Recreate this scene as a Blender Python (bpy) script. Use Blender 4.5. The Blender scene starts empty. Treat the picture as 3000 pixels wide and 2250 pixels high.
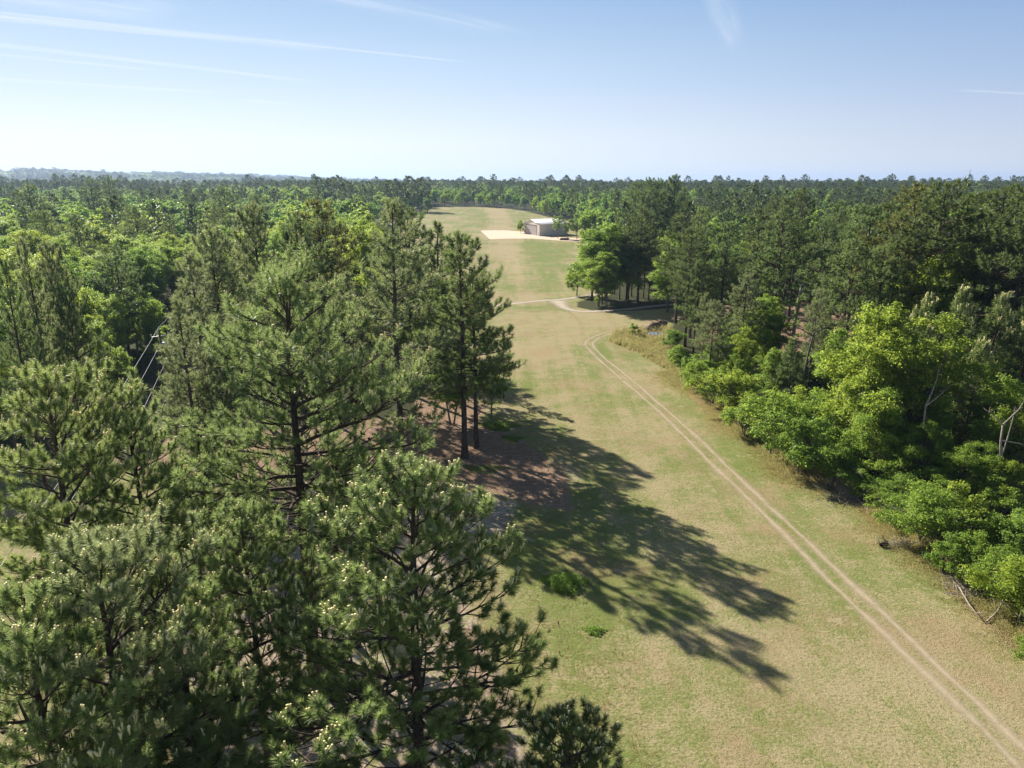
import bpy, math, random
import numpy as np
from mathutils import Vector, Matrix

scene = bpy.context.scene
COL = scene.collection
R = math.radians
H = 30.0                      # drone height above the near ground, metres
PITCH = R(15.92)
FPX = 2082.0                  # focal length in pixels of the 3000 px wide photograph

# ------------------------------------------------------------------ terrain and measuring helpers
def smooth(t):
    t = np.clip(t, 0, 1)
    return t * t * (3 - 2 * t)

def terrain(x, y):
    x = np.asarray(x, float); y = np.asarray(y, float)
    z = 8.0 * smooth((y - 250) / 450)
    r = np.hypot(x, y)
    far = smooth((r - 1100) / 1500)
    z = z + far * (4 * np.sin(x / 310 + 1.3) * np.cos(y / 420) + 3 * np.sin(x / 130 + y / 190) - 15)
    ratio = x / np.maximum(y, 1)
    ridge = smooth((y - 1900) / 1900) * (smooth((-ratio + 0.05) / 0.70) * 66 + smooth((-ratio - 0.1) / 0.3) * 4 * np.sin(x / 500)) + smooth((y - 3800) / 2500) * smooth((-ratio + 0.1) / 0.5) * 20
    return z + ridge + smooth((y - 3000) / 3000) * 3.0 * np.sin(x / 420)

def hgt(x, y):
    return float(terrain(x, y))

def ray(px, py):
    rx = (px - 1500) / FPX; up = -(py - 1125) / FPX
    return Vector((rx, math.cos(PITCH) + up * math.sin(PITCH), -math.sin(PITCH) + up * math.cos(PITCH)))

def at(px, py, Y):
    """point seen at photo pixel (px, py), at forward distance Y"""
    d = ray(px, py); t = Y / d.y
    return Vector((d.x * t, Y, H + d.z * t))

def gnd(px, py):
    """ground point seen at photo pixel (px, py)"""
    d = ray(px, py); t = 20.0
    for i in range(4000):
        p = (d.x * t, d.y * t)
        if H + d.z * t <= hgt(*p): break
        t += 0.25 + t * 0.001
    lo, hi = t - 0.5 - t * 0.001, t
    for i in range(20):
        m = (lo + hi) / 2
        if H + d.z * m <= hgt(d.x * m, d.y * m): hi = m
        else: lo = m
    return (d.x * hi, d.y * hi)

# ------------------------------------------------------------------ object helpers
def tag(o, label=None, cat=None, group=None, kind=None):
    if label: o['label'] = label
    if cat: o['category'] = cat
    if group: o['group'] = group
    if kind: o['kind'] = kind
    return o

def empty(name, loc=(0, 0, 0), rz=0.0):
    o = bpy.data.objects.new(name, None); COL.objects.link(o)
    o.empty_display_size = 0.3
    o.location = loc; o.rotation_euler = (0, 0, rz)
    return o

class MB:
    """collects polygons, then becomes ONE mesh"""
    def __init__(s):
        s.v = []; s.f = []; s.t = []; s.n = 0
    def add(s, verts, faces, tint=0.5):
        verts = np.asarray(verts, float).reshape(-1, 3); faces = np.asarray(faces, np.int64)
        s.v.append(verts); s.f.append(faces + s.n)
        s.t.append(np.broadcast_to(np.asarray(tint, float), (len(verts),)).copy())
        s.n += len(verts)
    def tube(s, pts, rad, sides=6, cap=True, tint=0.5):
        pts = np.asarray(pts, float); n = len(pts)
        rad = np.broadcast_to(np.asarray(rad, float), (n,))
        d = np.gradient(pts, axis=0); d /= (np.linalg.norm(d, axis=1, keepdims=True) + 1e-9)
        ref = np.array([0.31, 0.17, 0.94]) if abs(d[0][2]) < 0.8 else np.array([0.98, 0.13, 0.1])
        u = np.cross(d, ref); u /= (np.linalg.norm(u, axis=1, keepdims=True) + 1e-9)
        w = np.cross(d, u)
        a = np.linspace(0, 2 * math.pi, sides, endpoint=False)
        ring = (u[:, None, :] * np.cos(a)[None, :, None] + w[:, None, :] * np.sin(a)[None, :, None]) * rad[:, None, None] + pts[:, None, :]
        i = np.arange(n - 1)[:, None] * sides; j = np.arange(sides)[None, :]; k = (j + 1) % sides
        q = np.stack([i + j, i + k, i + sides + k, i + sides + j], -1).reshape(-1, 4)
        s.add(ring.reshape(-1, 3), q, tint)
        if cap:
            b = s.n - n * sides
            e = b + (n - 1) * sides
            if sides == 4: s.f.append(np.array([[e, e + 1, e + 2, e + 3]]))
            elif sides >= 5:
                c = pts[-1]; base = s.n
                s.add([c], np.zeros((0, 3), int), tint)
                s.f.append(np.array([[e + m, e + (m + 1) % sides, base] for m in range(sides)]))
    def box(s, c, size, rz=0.0, tint=0.5):
        x, y, z = [q / 2 for q in size]
        v = np.array([[sx * x, sy * y, sz * z] for sx in (-1, 1) for sy in (-1, 1) for sz in (-1, 1)])
        ca, sa = math.cos(rz), math.sin(rz)
        v = np.stack([v[:, 0] * ca - v[:, 1] * sa, v[:, 0] * sa + v[:, 1] * ca, v[:, 2]], 1) + np.array(c)
        s.add(v, [[0, 1, 3, 2], [4, 6, 7, 5], [0, 4, 5, 1], [2, 3, 7, 6], [0, 2, 6, 4], [1, 5, 7, 3]], tint)
    def mesh(s, name, mat, smooth_shade=False):
        v = np.concatenate(s.v); t = np.concatenate(s.t)
        faces = [f for f in s.f if len(f)]
        me = bpy.data.meshes.new(name)
        me.vertices.add(len(v)); me.vertices.foreach_set('co', v.astype(np.float32).ravel())
        loops = np.concatenate([f.ravel() for f in faces])
        sizes = np.concatenate([np.full(len(f), f.shape[1]) for f in faces])
        starts = np.concatenate([[0], np.cumsum(sizes)[:-1]])
        me.loops.add(len(loops)); me.loops.foreach_set('vertex_index', loops.astype(np.int32))
        me.polygons.add(len(sizes)); me.polygons.foreach_set('loop_start', starts.astype(np.int32))
        me.polygons.foreach_set('loop_total', sizes.astype(np.int32))
        at_ = me.attributes.new('tint', 'FLOAT', 'POINT'); at_.data.foreach_set('value', t.astype(np.float32))
        me.update(calc_edges=True)
        if smooth_shade:
            me.polygons.foreach_set('use_smooth', np.ones(len(sizes), bool))
        if mat: me.materials.append(mat)
        return me
    def obj(s, name, mat, parent=None, smooth_shade=False):
        return link(name, s.mesh(name, mat, smooth_shade), parent)

def link(name, me, parent=None, color=None):
    o = bpy.data.objects.new(name, me); COL.objects.link(o)
    if parent: o.parent = parent
    if color: o.color = color
    return o

# ------------------------------------------------------------------ materials
def new_mat(name):
    m = bpy.data.materials.new(name); m.use_nodes = True
    nt = m.node_tree; nt.nodes.clear()
    out = nt.nodes.new('ShaderNodeOutputMaterial')
    return m, nt, out

class NT:
    def __init__(s, nt): s.nt = nt
    def n(s, typ, **kw):
        nd = s.nt.nodes.new(typ)
        for k, v in kw.items(): setattr(nd, k, v)
        return nd
    def put(s, sock, v):
        if hasattr(v, 'is_linked') or isinstance(v, bpy.types.NodeSocket): s.nt.links.new(v, sock)
        else: sock.default_value = v
    def math(s, op, a, b=0.0, c=None, clamp=False):
        nd = s.n('ShaderNodeMath', operation=op); nd.use_clamp = clamp
        s.put(nd.inputs[0], a); s.put(nd.inputs[1], b)
        if c is not None: s.put(nd.inputs[2], c)
        return nd.outputs[0]
    def mix(s, f, a, b, blend='MIX'):
        nd = s.n('ShaderNodeMix', data_type='RGBA', blend_type=blend)
        s.put(nd.inputs[0], f); s.put(nd.inputs[6], a); s.put(nd.inputs[7], b)
        return nd.outputs[2]
    def noise(s, vec, scale, detail=3, rough=0.55, dist=0.0):
        nd = s.n('ShaderNodeTexNoise'); nd.inputs['Scale'].default_value = scale
        nd.inputs['Detail'].default_value = detail; nd.inputs['Roughness'].default_value = rough
        nd.inputs['Distortion'].default_value = dist
        if vec is not None: s.nt.links.new(vec, nd.inputs['Vector'])
        return nd.outputs['Fac']
    def step(s, v, lo, hi):
        nd = s.n('ShaderNodeMapRange', interpolation_type='SMOOTHSTEP')
        s.put(nd.inputs[0], v); nd.inputs[1].default_value = lo; nd.inputs[2].default_value = hi
        return nd.outputs[0]
    def attr(s, name):
        nd = s.n('ShaderNodeAttribute'); nd.attribute_name = name
        return nd
    def pos(s):
        return s.n('ShaderNodeNewGeometry').outputs['Position']

def c4(c): return (c[0], c[1], c[2], 1.0)

def foliage_mat(name, dark, light, trans, tfac=0.4, rough=0.5, spec=0.3, rand=None):
    """leaf or needle material: its colour follows the clump's own tint and the tree's own colour"""
    m, nt, out = new_mat(name); g = NT(nt)
    tint = g.attr('tint').outputs['Fac']
    info = g.n('ShaderNodeObjectInfo')
    col = g.mix(tint, c4(dark), c4(light))
    if rand:                                                     # colour varies from tree to tree
        ramp = g.n('ShaderNodeValToRGB'); ramp.color_ramp.interpolation = 'LINEAR'
        el = ramp.color_ramp.elements
        while len(el) < len(rand): el.new(0.5)
        for i, c in enumerate(rand):
            el[i].position = i / (len(rand) - 1); el[i].color = c4(c)
        nt.links.new(info.outputs['Random'], ramp.inputs[0]); mul = ramp.outputs[0]
    else:
        mul = info.outputs['Color']
    col = g.mix(1.0, col, mul, 'MULTIPLY')
    tcol = g.mix(1.0, c4(trans), mul, 'MULTIPLY')
    p = g.n('ShaderNodeBsdfPrincipled'); nt.links.new(col, p.inputs['Base Color'])
    p.inputs['Roughness'].default_value = rough; p.inputs['Specular IOR Level'].default_value = spec
    t = g.n('ShaderNodeBsdfTranslucent'); nt.links.new(tcol, t.inputs['Color'])
    mx = g.n('ShaderNodeMixShader'); mx.inputs[0].default_value = tfac
    nt.links.new(p.outputs[0], mx.inputs[1]); nt.links.new(t.outputs[0], mx.inputs[2])
    nt.links.new(mx.outputs[0], out.inputs['Surface'])
    return m

def plain_mat(name, a, b=None, scale=3.0, rough=0.8, spec=0.2, bump=0.0, metallic=0.0, stretch=None):
    m, nt, out = new_mat(name); g = NT(nt)
    tc = g.n('ShaderNodeTexCoord').outputs['Object']
    if stretch:
        mp = g.n('ShaderNodeMapping'); mp.inputs['Scale'].default_value = stretch
        nt.links.new(tc, mp.inputs[0]); tc = mp.outputs[0]
    nz = g.noise(tc, scale, 5, 0.62)
    p = g.n('ShaderNodeBsdfPrincipled')
    nt.links.new(g.mix(g.step(nz, 0.32, 0.68), c4(a), c4(b or tuple(x * 0.8 for x in a))), p.inputs['Base Color'])
    p.inputs['Roughness'].default_value = rough; p.inputs['Specular IOR Level'].default_value = spec
    p.inputs['Metallic'].default_value = metallic
    if bump:
        bn = g.n('ShaderNodeBump'); bn.inputs['Strength'].default_value = bump; bn.inputs['Distance'].default_value = 0.05
        nt.links.new(nz, bn.inputs['Height']); nt.links.new(bn.outputs[0], p.inputs['Normal'])
    nt.links.new(p.outputs[0], out.inputs['Surface'])
    return m

M = {}
M['needle'] = foliage_mat('pine_needles', (0.075, 0.118, 0.045), (0.225, 0.280, 0.115), (0.46, 0.54, 0.20), 0.42, 0.42, 0.38)
M['needle_mid'] = foliage_mat('pine_needles_mid', (0.070, 0.108, 0.042), (0.190, 0.235, 0.095), (0.36, 0.42, 0.14), 0.38, 0.45, 0.3)
M['leaf'] = foliage_mat('broad_leaves', (0.080, 0.145, 0.028), (0.205, 0.290, 0.062), (0.46, 0.60, 0.110), 0.5, 0.5, 0.22)
PAL_PINE = [(0.75, 0.8, 0.8), (0.9, 0.95, 0.9), (1.1, 1.05, 0.9), (1.0, 0.92, 0.8)]
PAL_LEAF = [(0.62, 0.75, 0.7), (0.8, 0.95, 0.8), (1.0, 1.05, 0.8), (1.25, 1.15, 0.8)]
M['needle_far'] = foliage_mat('pine_needles_far', (0.060, 0.095, 0.040), (0.120, 0.165, 0.062), (0.18, 0.24, 0.07), 0.3, 0.5, 0.3, PAL_PINE)
M['leaf_far'] = foliage_mat('broad_leaves_far', (0.095, 0.160, 0.036), (0.200, 0.280, 0.065), (0.44, 0.60, 0.10), 0.48, 0.5, 0.3, PAL_LEAF)
M['bark'] = plain_mat('pine_bark', (0.115, 0.085, 0.068), (0.05, 0.038, 0.032), 2.5, 0.9, 0.1, 0.6, stretch=(4, 4, 1))
M['bark_grey'] = plain_mat('grey_bark', (0.20, 0.17, 0.14), (0.10, 0.085, 0.07), 2.5, 0.9, 0.1, 0.5, stretch=(4, 4, 1))
M['dead'] = plain_mat('weathered_dead_wood', (0.42, 0.36, 0.30), (0.22, 0.185, 0.15), 2.0, 0.85, 0.1, 0.4, stretch=(4, 4, 1))
M['cone'] = plain_mat('pine_cone', (0.075, 0.042, 0.028), (0.035, 0.02, 0.014), 12, 0.8, 0.2)
M['candle'] = plain_mat('pine_candle', (0.88, 0.78, 0.42), (0.75, 0.68, 0.30), 9, 0.7, 0.2)

# ------------------------------------------------------------------ tree makers
def unit(v):
    return v / (np.linalg.norm(v, axis=-1, keepdims=True) + 1e-9)

def needles_mesh(rng, P, D, S, T, per, length, width):
    """tufts of needles at P along D; every needle one thin blade"""
    n = len(P)
    P = np.repeat(P, per, 0); D = unit(np.repeat(D, per, 0)); S = np.repeat(S, per); T = np.repeat(T, per)
    N = n * per
    ref = unit(rng.normal(size=(N, 3)))
    u = unit(np.cross(D, ref))
    s = rng.random(N) ** 0.8
    th = np.radians(88 - 62 * s + rng.normal(0, 9, N))
    d = unit(D * np.cos(th)[:, None] + u * np.sin(th)[:, None] + np.array([0, 0, -0.08]))
    base = P + D * (s * length * 1.15 * S)[:, None] - D * (0.35 * length * S)[:, None]
    L = length * S * rng.uniform(0.75, 1.1, N)
    side = unit(np.cross(d, unit(rng.normal(size=(N, 3))))) * (width * 0.5)
    v = np.stack([base - side, base + side, base + d * L[:, None]], 1).reshape(-1, 3)
    f = np.arange(N * 3).reshape(-1, 3)
    t = np.clip(T + rng.normal(0, 0.12, N), 0, 1)
    return v, f, np.repeat(t, 3)

def gen_pine(seed, h=20.0, cb=0.35, rad=4.5, nb=46, per=80, nl=0.30, nw=0.018, dens=1.0, prof='dome', cones=0, candles=0.0,
             tr=0.26, lean=0.0, mat='needle', up=1.0, twist=0.35, fork=False, sides=8, gap=0.0):
    rng = np.random.default_rng(seed)
    wood = MB(); crown = MB(); cone = MB(); cand = MB()
    k = 12; ts = np.linspace(0, 1, k)
    la = rng.uniform(0, 6.28)
    tx = lean * h * ts ** 1.5 * math.cos(la) + np.cumsum(rng.normal(0, twist * 0.22, k)) * ts
    ty = lean * h * ts ** 1.5 * math.sin(la) + np.cumsum(rng.normal(0, twist * 0.22, k)) * ts
    trunk = np.stack([tx, ty, ts * h * 0.985], 1)
    trr = tr * (1 - ts) ** 0.75 + 0.03
    trr[0] *= 1.35
    wood.tube(trunk, trr, sides)
    def tp(z):
        return np.array([np.interp(z, trunk[:, 2], trunk[:, 0]), np.interp(z, trunk[:, 2], trunk[:, 1]), z])
    P = []; D = []; S = []
    az = rng.uniform(0, 6.28)
    lob = rng.uniform(0.65, 1.15, 5)                    # crown is lopsided
    for b in range(nb):
        u = ((b + rng.uniform(0, 0.9)) / nb) ** 0.9
        az += 2.4 + rng.normal(0, 0.35)
        if prof == 'dome': rr = (1 - u ** 1.7) ** 0.6 * min(1, 0.5 + 1.6 * u)
        elif prof == 'cone': rr = (1 - u ** 1.2) ** 0.75 * min(1, 0.65 + 2 * u)
        elif prof == 'flat': rr = (1 - u ** 2.2) ** 0.6 * (0.35 + 0.75 * u)
        else: rr = (1 - u) ** 0.6 * min(1, 0.3 + 1.2 * u) * rng.uniform(0.6, 1.2)
        if gap and rng.random() < gap: continue
        L = rad * max(rr, 0.1) * rng.uniform(0.72, 1.1) * lob[int(((az % 6.283) / 6.284) * 5)]
        z0 = h * (cb + (1 - cb) * u * 0.97)
        e0 = R(4 + 50 * u ** 1.5 * up + rng.normal(0, 7))
        m = 6; pts = [tp(max(z0 - 0.18 * L, 0.2 * h))]
        a = az
        for i in range(m):
            e = e0 + R(22) * (i / m) ** 2 * up - R(8) * math.sin(i / m * 3.1)
            a += rng.normal(0, 0.12)
            pts.append(pts[-1] + np.array([math.cos(a) * math.cos(e), math.sin(a) * math.cos(e), math.sin(e)]) * L / m)
        pts = np.array(pts)
        br = min(0.018 + 0.017 * L, 0.13) * (0.55 + 0.6 * tr / 0.26 * 0.5)
        wood.tube(pts, np.linspace(br, 0.014, len(pts)), 5, False)
        P.append(pts[-1]); D.append(unit(pts[-1] - pts[-2]) + [0, 0, 0.9]); S.append(1.1)
        ns = max(2, int(L * 2.9 * dens))
        for j in range(ns):
            s = 0.13 + 0.85 * (j + rng.random()) / ns
            q = s * (len(pts) - 1); i0 = int(q); fr = q - i0
            p = pts[i0] * (1 - fr) + pts[min(i0 + 1, m)] * fr
            dd = unit(pts[min(i0 + 1, m)] - pts[i0])
            sgn = 1 if j % 2 else -1
            yaw = sgn * rng.uniform(0.5, 1.15)
            d2 = np.array([dd[0] * math.cos(yaw) - dd[1] * math.sin(yaw), dd[0] * math.sin(yaw) + dd[1] * math.cos(yaw), dd[2] * 0.6 + rng.uniform(-0.05, 0.45) * up])
            d2 = unit(d2)
            l2 = (0.4 + 0.5 * L * (1 - s * 0.7)) * rng.uniform(0.5, 1.0)
            l2 = min(l2, 2.8)
            mid = p + d2 * l2 * 0.5 + np.array([0, 0, -0.02 * l2])
            end = mid + unit(d2 + np.array([0, 0, 0.35])) * l2 * 0.5
            wood.tube(np.array([p, mid, end]), [br * 0.38, br * 0.28, 0.01], 4, False)
            P.append(end); D.append(unit(end - mid) + [0, 0, 0.75]); S.append(1.0)
            nt_ = int(l2 / 0.55 * dens)
            for w in range(nt_):
                f = rng.uniform(0.25, 0.95)
                pp = p * (1 - f) + end * f
                d3 = unit(d2 + rng.normal(0, 0.65, 3) + np.array([0, 0, 0.35]))
                e3 = pp + d3 * rng.uniform(0.18, 0.5)
                if sides > 6: wood.tube(np.array([pp, e3]), [0.012, 0.008], 3, False)
                P.append(e3); D.append(d3 + np.array([0, 0, 0.55])); S.append(rng.uniform(0.7, 1.0))
                if cones and rng.random() < 0.10 * cones: cone_at(cone, rng, pp + d3 * 0.05)
        # dead twigs
    for q in range(5):                                   # leader
        P.append(trunk[-1] + np.array([rng.normal(0, .2), rng.normal(0, .2), -q * 0.28])); D.append(np.array([rng.normal(0, .3), rng.normal(0, .3), 1.0])); S.append(1.0)
    if sides >= 6:                                       # dead stubs below the crown
        for q in range(7):
            z = h * rng.uniform(0.5, 1.05) * max(cb, 0.12); a = rng.uniform(0, 6.28); p = tp(z); l = rng.uniform(0.3, 1.5)
            wood.tube(np.array([p, p + np.array([math.cos(a), math.sin(a), 0.15]) * l]), [0.03, 0.008], 4, False)
    P = np.array(P); D = unit(np.array(D)); S = np.array(S)
    T = np.clip(0.45 + rng.normal(0, 0.22, len(P)), 0, 1)
    crown.add(*needles_mesh(rng, P, D, S, T, per, nl, nw))
    if candles:
        rel = np.hypot(P[:, 0], P[:, 1]) / rad * 0.5 + P[:, 2] / h
        pick = (rel > np.quantile(rel, 1 - candles)) & (rng.random(len(P)) < 0.8)
        for p, d in zip(P[pick], D[pick]):
            for c in range(rng.integers(2, 6)):
                dd = unit(d * 0.4 + np.array([rng.normal(0, .22), rng.normal(0, .22), 1.0]))
                b = p + d * 0.14; l = rng.uniform(0.22, 0.5)
                cand.tube(np.array([b, b + dd * l * 0.9, b + dd * l]), [0.030, 0.030, 0.042], 4)
    return dict(h=h, wood=wood.mesh('pine_trunk', M['bark'], True), crown=crown.mesh('pine_crown', M[mat]),
                cones=cone.mesh('pine_cones', M['cone']) if cone.n else None,
                candles=cand.mesh('pine_candles', M['candle']) if cand.n else None)

def cone_at(mb, rng, p):
    for c in range(rng.integers(1, 4)):
        q = p + rng.normal(0, 0.07, 3); d = unit(np.array([rng.normal(0, .5), rng.normal(0, .5), -0.8]))
        l = rng.uniform(0.12, 0.2)
        mb.tube(np.array([q, q + d * l * 0.15, q + d * l * 0.45, q + d * l * 0.8, q + d * l]), [0.015, 0.045, 0.055, 0.035, 0.006], 5)

def leaf_quads(rng, P, N, T, size):
    n = len(P)
    a = unit(np.cross(N, rng.normal(size=(n, 3)))); b = np.cross(N, a)
    L = (size * rng.uniform(0.6, 1.25, n))[:, None]
    fold = N * L * 0.18
    v = np.stack([P - a * L * 0.55, P - b * L * 0.3 + fold, P + a * L * 0.55, P + b * L * 0.3 + fold], 1).reshape(-1, 3)
    return v, np.arange(n * 4).reshape(-1, 4), np.repeat(T, 4)

def gen_broad(seed, h=16.0, cb=0.25, rad=5.0, lobes=34, leaves=24000, leaf=0.2, tr=0.22, mat='leaf', stems=1, spray=0.25, flat=1.0, rag=0.25, wood_mat='bark_grey', sides=7, bigness=1.0):
    rng = np.random.default_rng(seed)
    wood = MB(); crown = MB()
    cz = h * (cb + 1) / 2; rz = h * (1 - cb) / 2
    C = []; LR = []
    while len(C) < lobes:
        d = unit(rng.normal(size=3)); 
        if d[2] < -0.75: continue
        r = rng.uniform(0.35, 0.92) ** 0.6
        env = 1 + rag * math.sin(3 * math.atan2(d[1], d[0]) + seed) + rng.normal(0, rag * 0.35)
        lr = rad * rng.uniform(0.2, 0.36) * bigness
        c = np.array([d[0] * (rad - lr * 0.6) * r * env, d[1] * (rad - lr * 0.6) * r * env, cz + d[2] * (rz - lr * 0.6) * r * (1 + rng.normal(0, 0.1))])
        C.append(c); LR.append(lr)
    C = np.array(C); LR = np.array(LR)
    # stems and limbs
    starts = []
    for s in range(stems):
        a = rng.uniform(0, 6.28); sp = (0.12 * h if stems > 1 else 0.0)
        top = np.array([math.cos(a) * sp, math.sin(a) * sp, h * min(0.8, cb + 0.5)])
        b0 = np.array([math.cos(a), math.sin(a), 0]) * (0.25 if stems > 1 else 0)
        t = np.linspace(0, 1, 8)[:, None]
        pts = b0 * (1 - t) + top * t + np.cumsum(rng.normal(0, 0.05, (8, 3)), 0) * t * np.array([1, 1, 0])
        wood.tube(pts, tr / math.sqrt(stems) * (1.15 - t[:, 0]) ** 0.8 + 0.02, sides)
        starts.append(pts)
    for i, c in enumerate(C):
        pts = starts[i % stems]
        zz = max(min(c[2] * rng.uniform(0.35, 0.75), pts[-1][2]), h * cb * 0.6)
        k = int(np.clip(np.searchsorted(pts[:, 2], zz), 1, 7)); p = pts[k]
        mid = (p * 0.5 + c * 0.5) + np.array([0, 0, 0.06 * np.linalg.norm(c - p)])
        r0 = 0.018 + 0.011 * np.linalg.norm(c - p)
        wood.tube(np.array([p, mid, c]), [r0, r0 * 0.6, 0.01], 5, False)
        if sides >= 6:
            for j in range(4):
                e = c + unit(rng.normal(size=3)) * LR[i] * 0.8
                wood.tube(np.array([mid * 0.4 + c * 0.6, e]), [r0 * 0.35, 0.006], 3, False)
    # leaf sprays
    nsub = 9
    dirs = unit(rng.normal(size=(lobes, nsub, 3)) + np.array([0, 0, 0.45]))
    sub = C[:, None, :] + dirs * (LR[:, None, None] * rng.uniform(0.45, 1.0, (lobes, nsub, 1))) * np.array([1, 1, 0.8 * flat])
    sub = sub.reshape(-1, 3); subr = np.repeat(LR, nsub) * rng.uniform(0.22, 0.5, lobes * nsub)
    subt = np.clip(np.repeat(rng.normal(0.5, 0.2, lobes), nsub) + rng.normal(0, 0.2, len(sub)), 0, 1)
    w = subr ** 2; w /= w.sum()
    idx = rng.choice(len(sub), leaves, p=w)
    dd = unit(rng.normal(size=(leaves, 3)) + np.array([0, 0, 0.25]))
    rr = rng.random(leaves) ** 0.4 * (1 + spray * rng.normal(0, 1, leaves).clip(-1, 2.2))
    Pp = sub[idx] + dd * (subr[idx] * rr)[:, None] * np.array([1.15, 1.15, 0.62])
    Nn = unit(dd * 0.5 + np.array([0, 0, 0.75]) + rng.normal(0, 0.5, (leaves, 3)))
    T = np.clip(subt[idx] + rng.normal(0, 0.15, leaves), 0, 1)
    crown.add(*leaf_quads(rng, Pp, Nn, T, leaf))
    return dict(h=h, wood=wood.mesh('tree_trunk', M[wood_mat], True), crown=crown.mesh('tree_crown', M[mat]), cones=None, candles=None)

# ------------------------------------------------------------------ a kit of trees
KIT = {}
def kit(key, f, *a, **k):
    KIT[key] = (f, a, k)
def get(key):
    v = KIT[key]
    if isinstance(v, tuple): KIT[key] = v = v[0](*v[1], **v[2])
    return v

for i in range(5):   # near pines, 20 to 40 m away
    kit('pn%d' % i, gen_pine, 11 + i, h=20, cb=0.2, rad=[7.6, 6.6, 7.2, 6.4, 6.8][i], nb=62, per=150, nl=0.36, nw=0.026, cones=1.2, candles=0.32, tr=0.25, prof=['dome', 'dome', 'flat', 'dome', 'cone'][i], dens=0.75)
kit('big', gen_pine, 31, h=24.5, cb=0.36, rad=9.6, nb=66, per=80, nl=0.40, nw=0.030, cones=1.6, candles=0.12, tr=0.36, prof='dome', gap=0.1, up=0.9, dens=0.75)
for i in range(5):   # tall open pines at 60 to 100 m
    kit('pm%d' % i, gen_pine, 51 + i, h=26, cb=[0.3, 0.36, 0.26, 0.38, 0.25][i], rad=[7.2, 7.6, 7.2, 7.8, 6.6][i], nb=[56, 52, 58, 50, 60][i], per=44, nl=0.50, nw=0.062, dens=0.75, mat='needle_mid', tr=0.3, prof=['dome', 'dome', 'cone', 'dome', 'cone'][i], gap=0.1, cones=0.6, sides=6)
for i in range(5):   # wide dark pines on the right, 70 to 200 m
    kit('pd%d' % i, gen_pine, 71 + i, h=26, cb=[0.36, 0.42, 0.38, 0.46, 0.3][i], rad=[7.0, 7.6, 6.6, 7.2, 7.8][i], nb=[56, 52, 58, 50, 60][i], per=27, nl=0.52, nw=0.11, dens=0.62, mat='needle_mid', tr=0.3, prof=['dome', 'dome', 'flat', 'dome', 'dome'][i], gap=0.06, up=0.7, sides=6)
for i in range(3):   # young dense pines
    kit('py%d' % i, gen_pine, 91 + i, h=11, cb=0.08, rad=[3.0, 3.4, 2.8][i], nb=48, per=44, nl=0.36, nw=0.044, mat='needle_mid', tr=0.12, prof='cone', candles=0.1, sides=6)
for i in range(3):   # far pines
    kit('pf%d' % i, gen_pine, 101 + i, h=24, cb=[0.4, 0.5, 0.3][i], rad=[6.2, 6.0, 6.6][i], nb=[26, 22, 28][i], per=10, nl=1.1, nw=0.55, dens=0.26, mat='needle_far', tr=0.26, prof=['dome', 'flat', 'dome'][i], gap=0.05, sides=4, up=0.6)
for i in range(4):   # near broadleaf trees, 40 to 80 m
    kit('bn%d' % i, gen_broad, 201 + i, h=12, cb=[0.02, 0.05, 0.0, 0.25][i], rad=[4.2, 4.8, 3.8, 4.4][i], lobes=[46, 52, 40, 30][i], leaves=[46000, 50000, 40000, 26000][i], leaf=0.18, tr=0.16, stems=[1, 2, 1, 1][i], rag=0.42, spray=0.6, bigness=0.85)
for i in range(5):   # big broadleaf trees at 70 to 300 m
    kit('bm%d' % i, gen_broad, 221 + i, h=18, cb=[0.1, 0.06, 0.12, 0.08, 0.1][i], rad=[5.8, 6.4, 5.4, 6.2, 5.2][i], lobes=[50, 56, 46, 52, 44][i], leaves=30000, leaf=0.29, tr=0.26, rag=0.24, sides=6, spray=0.35)
for i in range(4):   # far broadleaf trees
    kit('bf%d' % i, gen_broad, 241 + i, h=17, cb=0.05, rad=[5.6, 6.4, 5.0, 6.0][i], lobes=[20, 24, 18, 22][i], leaves=2600, leaf=0.9, tr=0.25, mat='leaf_far', sides=4, bigness=1.25)
for i in range(4):   # shrubs
    kit('sh%d' % i, gen_broad, 261 + i, h=3.4, cb=0.0, rad=[2.0, 2.3, 1.8, 2.1][i], lobes=[26, 30, 22, 26][i], leaves=[15000, 17000, 12000, 9000][i], leaf=0.115, tr=0.06, stems=3, rag=0.5, spray=0.7, bigness=0.85)
kit('ug', gen_broad, 291, h=2.2, cb=0.0, rad=2.0, lobes=14, leaves=2600, leaf=0.2, tr=0.05, stems=3, rag=0.35, spray=0.45, sides=4)

TONE = {'dark green': (0.60, 0.66, 0.56, 1), 'deep green': (0.75, 0.88, 0.8, 1), 'mid green': (0.92, 1.0, 0.9, 1), 'bright green': (1.05, 1.08, 0.9, 1),
        'yellow-green': (1.18, 1.1, 0.8, 1), 'grey-green': (1.15, 1.12, 1.35, 1), 'brownish green': (0.85, 0.76, 0.6, 1), 'blue-green': (0.8, 1.0, 1.05, 1)}
RNG = random.Random(7)
COUNT = {}
def put_tree(key, x, y, height, tone='mid green', label=None, group=None, name='pine_tree', cat='tree', rz=None, wide=1.0, z=None, tilt=0.0):
    t = get(key)
    s = height / t['h']
    root = empty(name, (x, y, (hgt(x, y) if z is None else z) - 0.05), RNG.uniform(0, 6.28) if rz is None else rz)
    root.rotation_euler.x = tilt
    root.scale = (s * wide, s * wide, s)
    link('trunk', t['wood'], root)
    link('crown', t['crown'], root, TONE[tone])
    if t['cones']: tag(link('pine_cones', t['cones'], root), kind='stuff')
    if t['candles']: tag(link('pine_candles', t['candles'], root), kind='stuff')
    tag(root, label, cat, group)
    COUNT[name] = COUNT.get(name, 0) + 1
    return root

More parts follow.
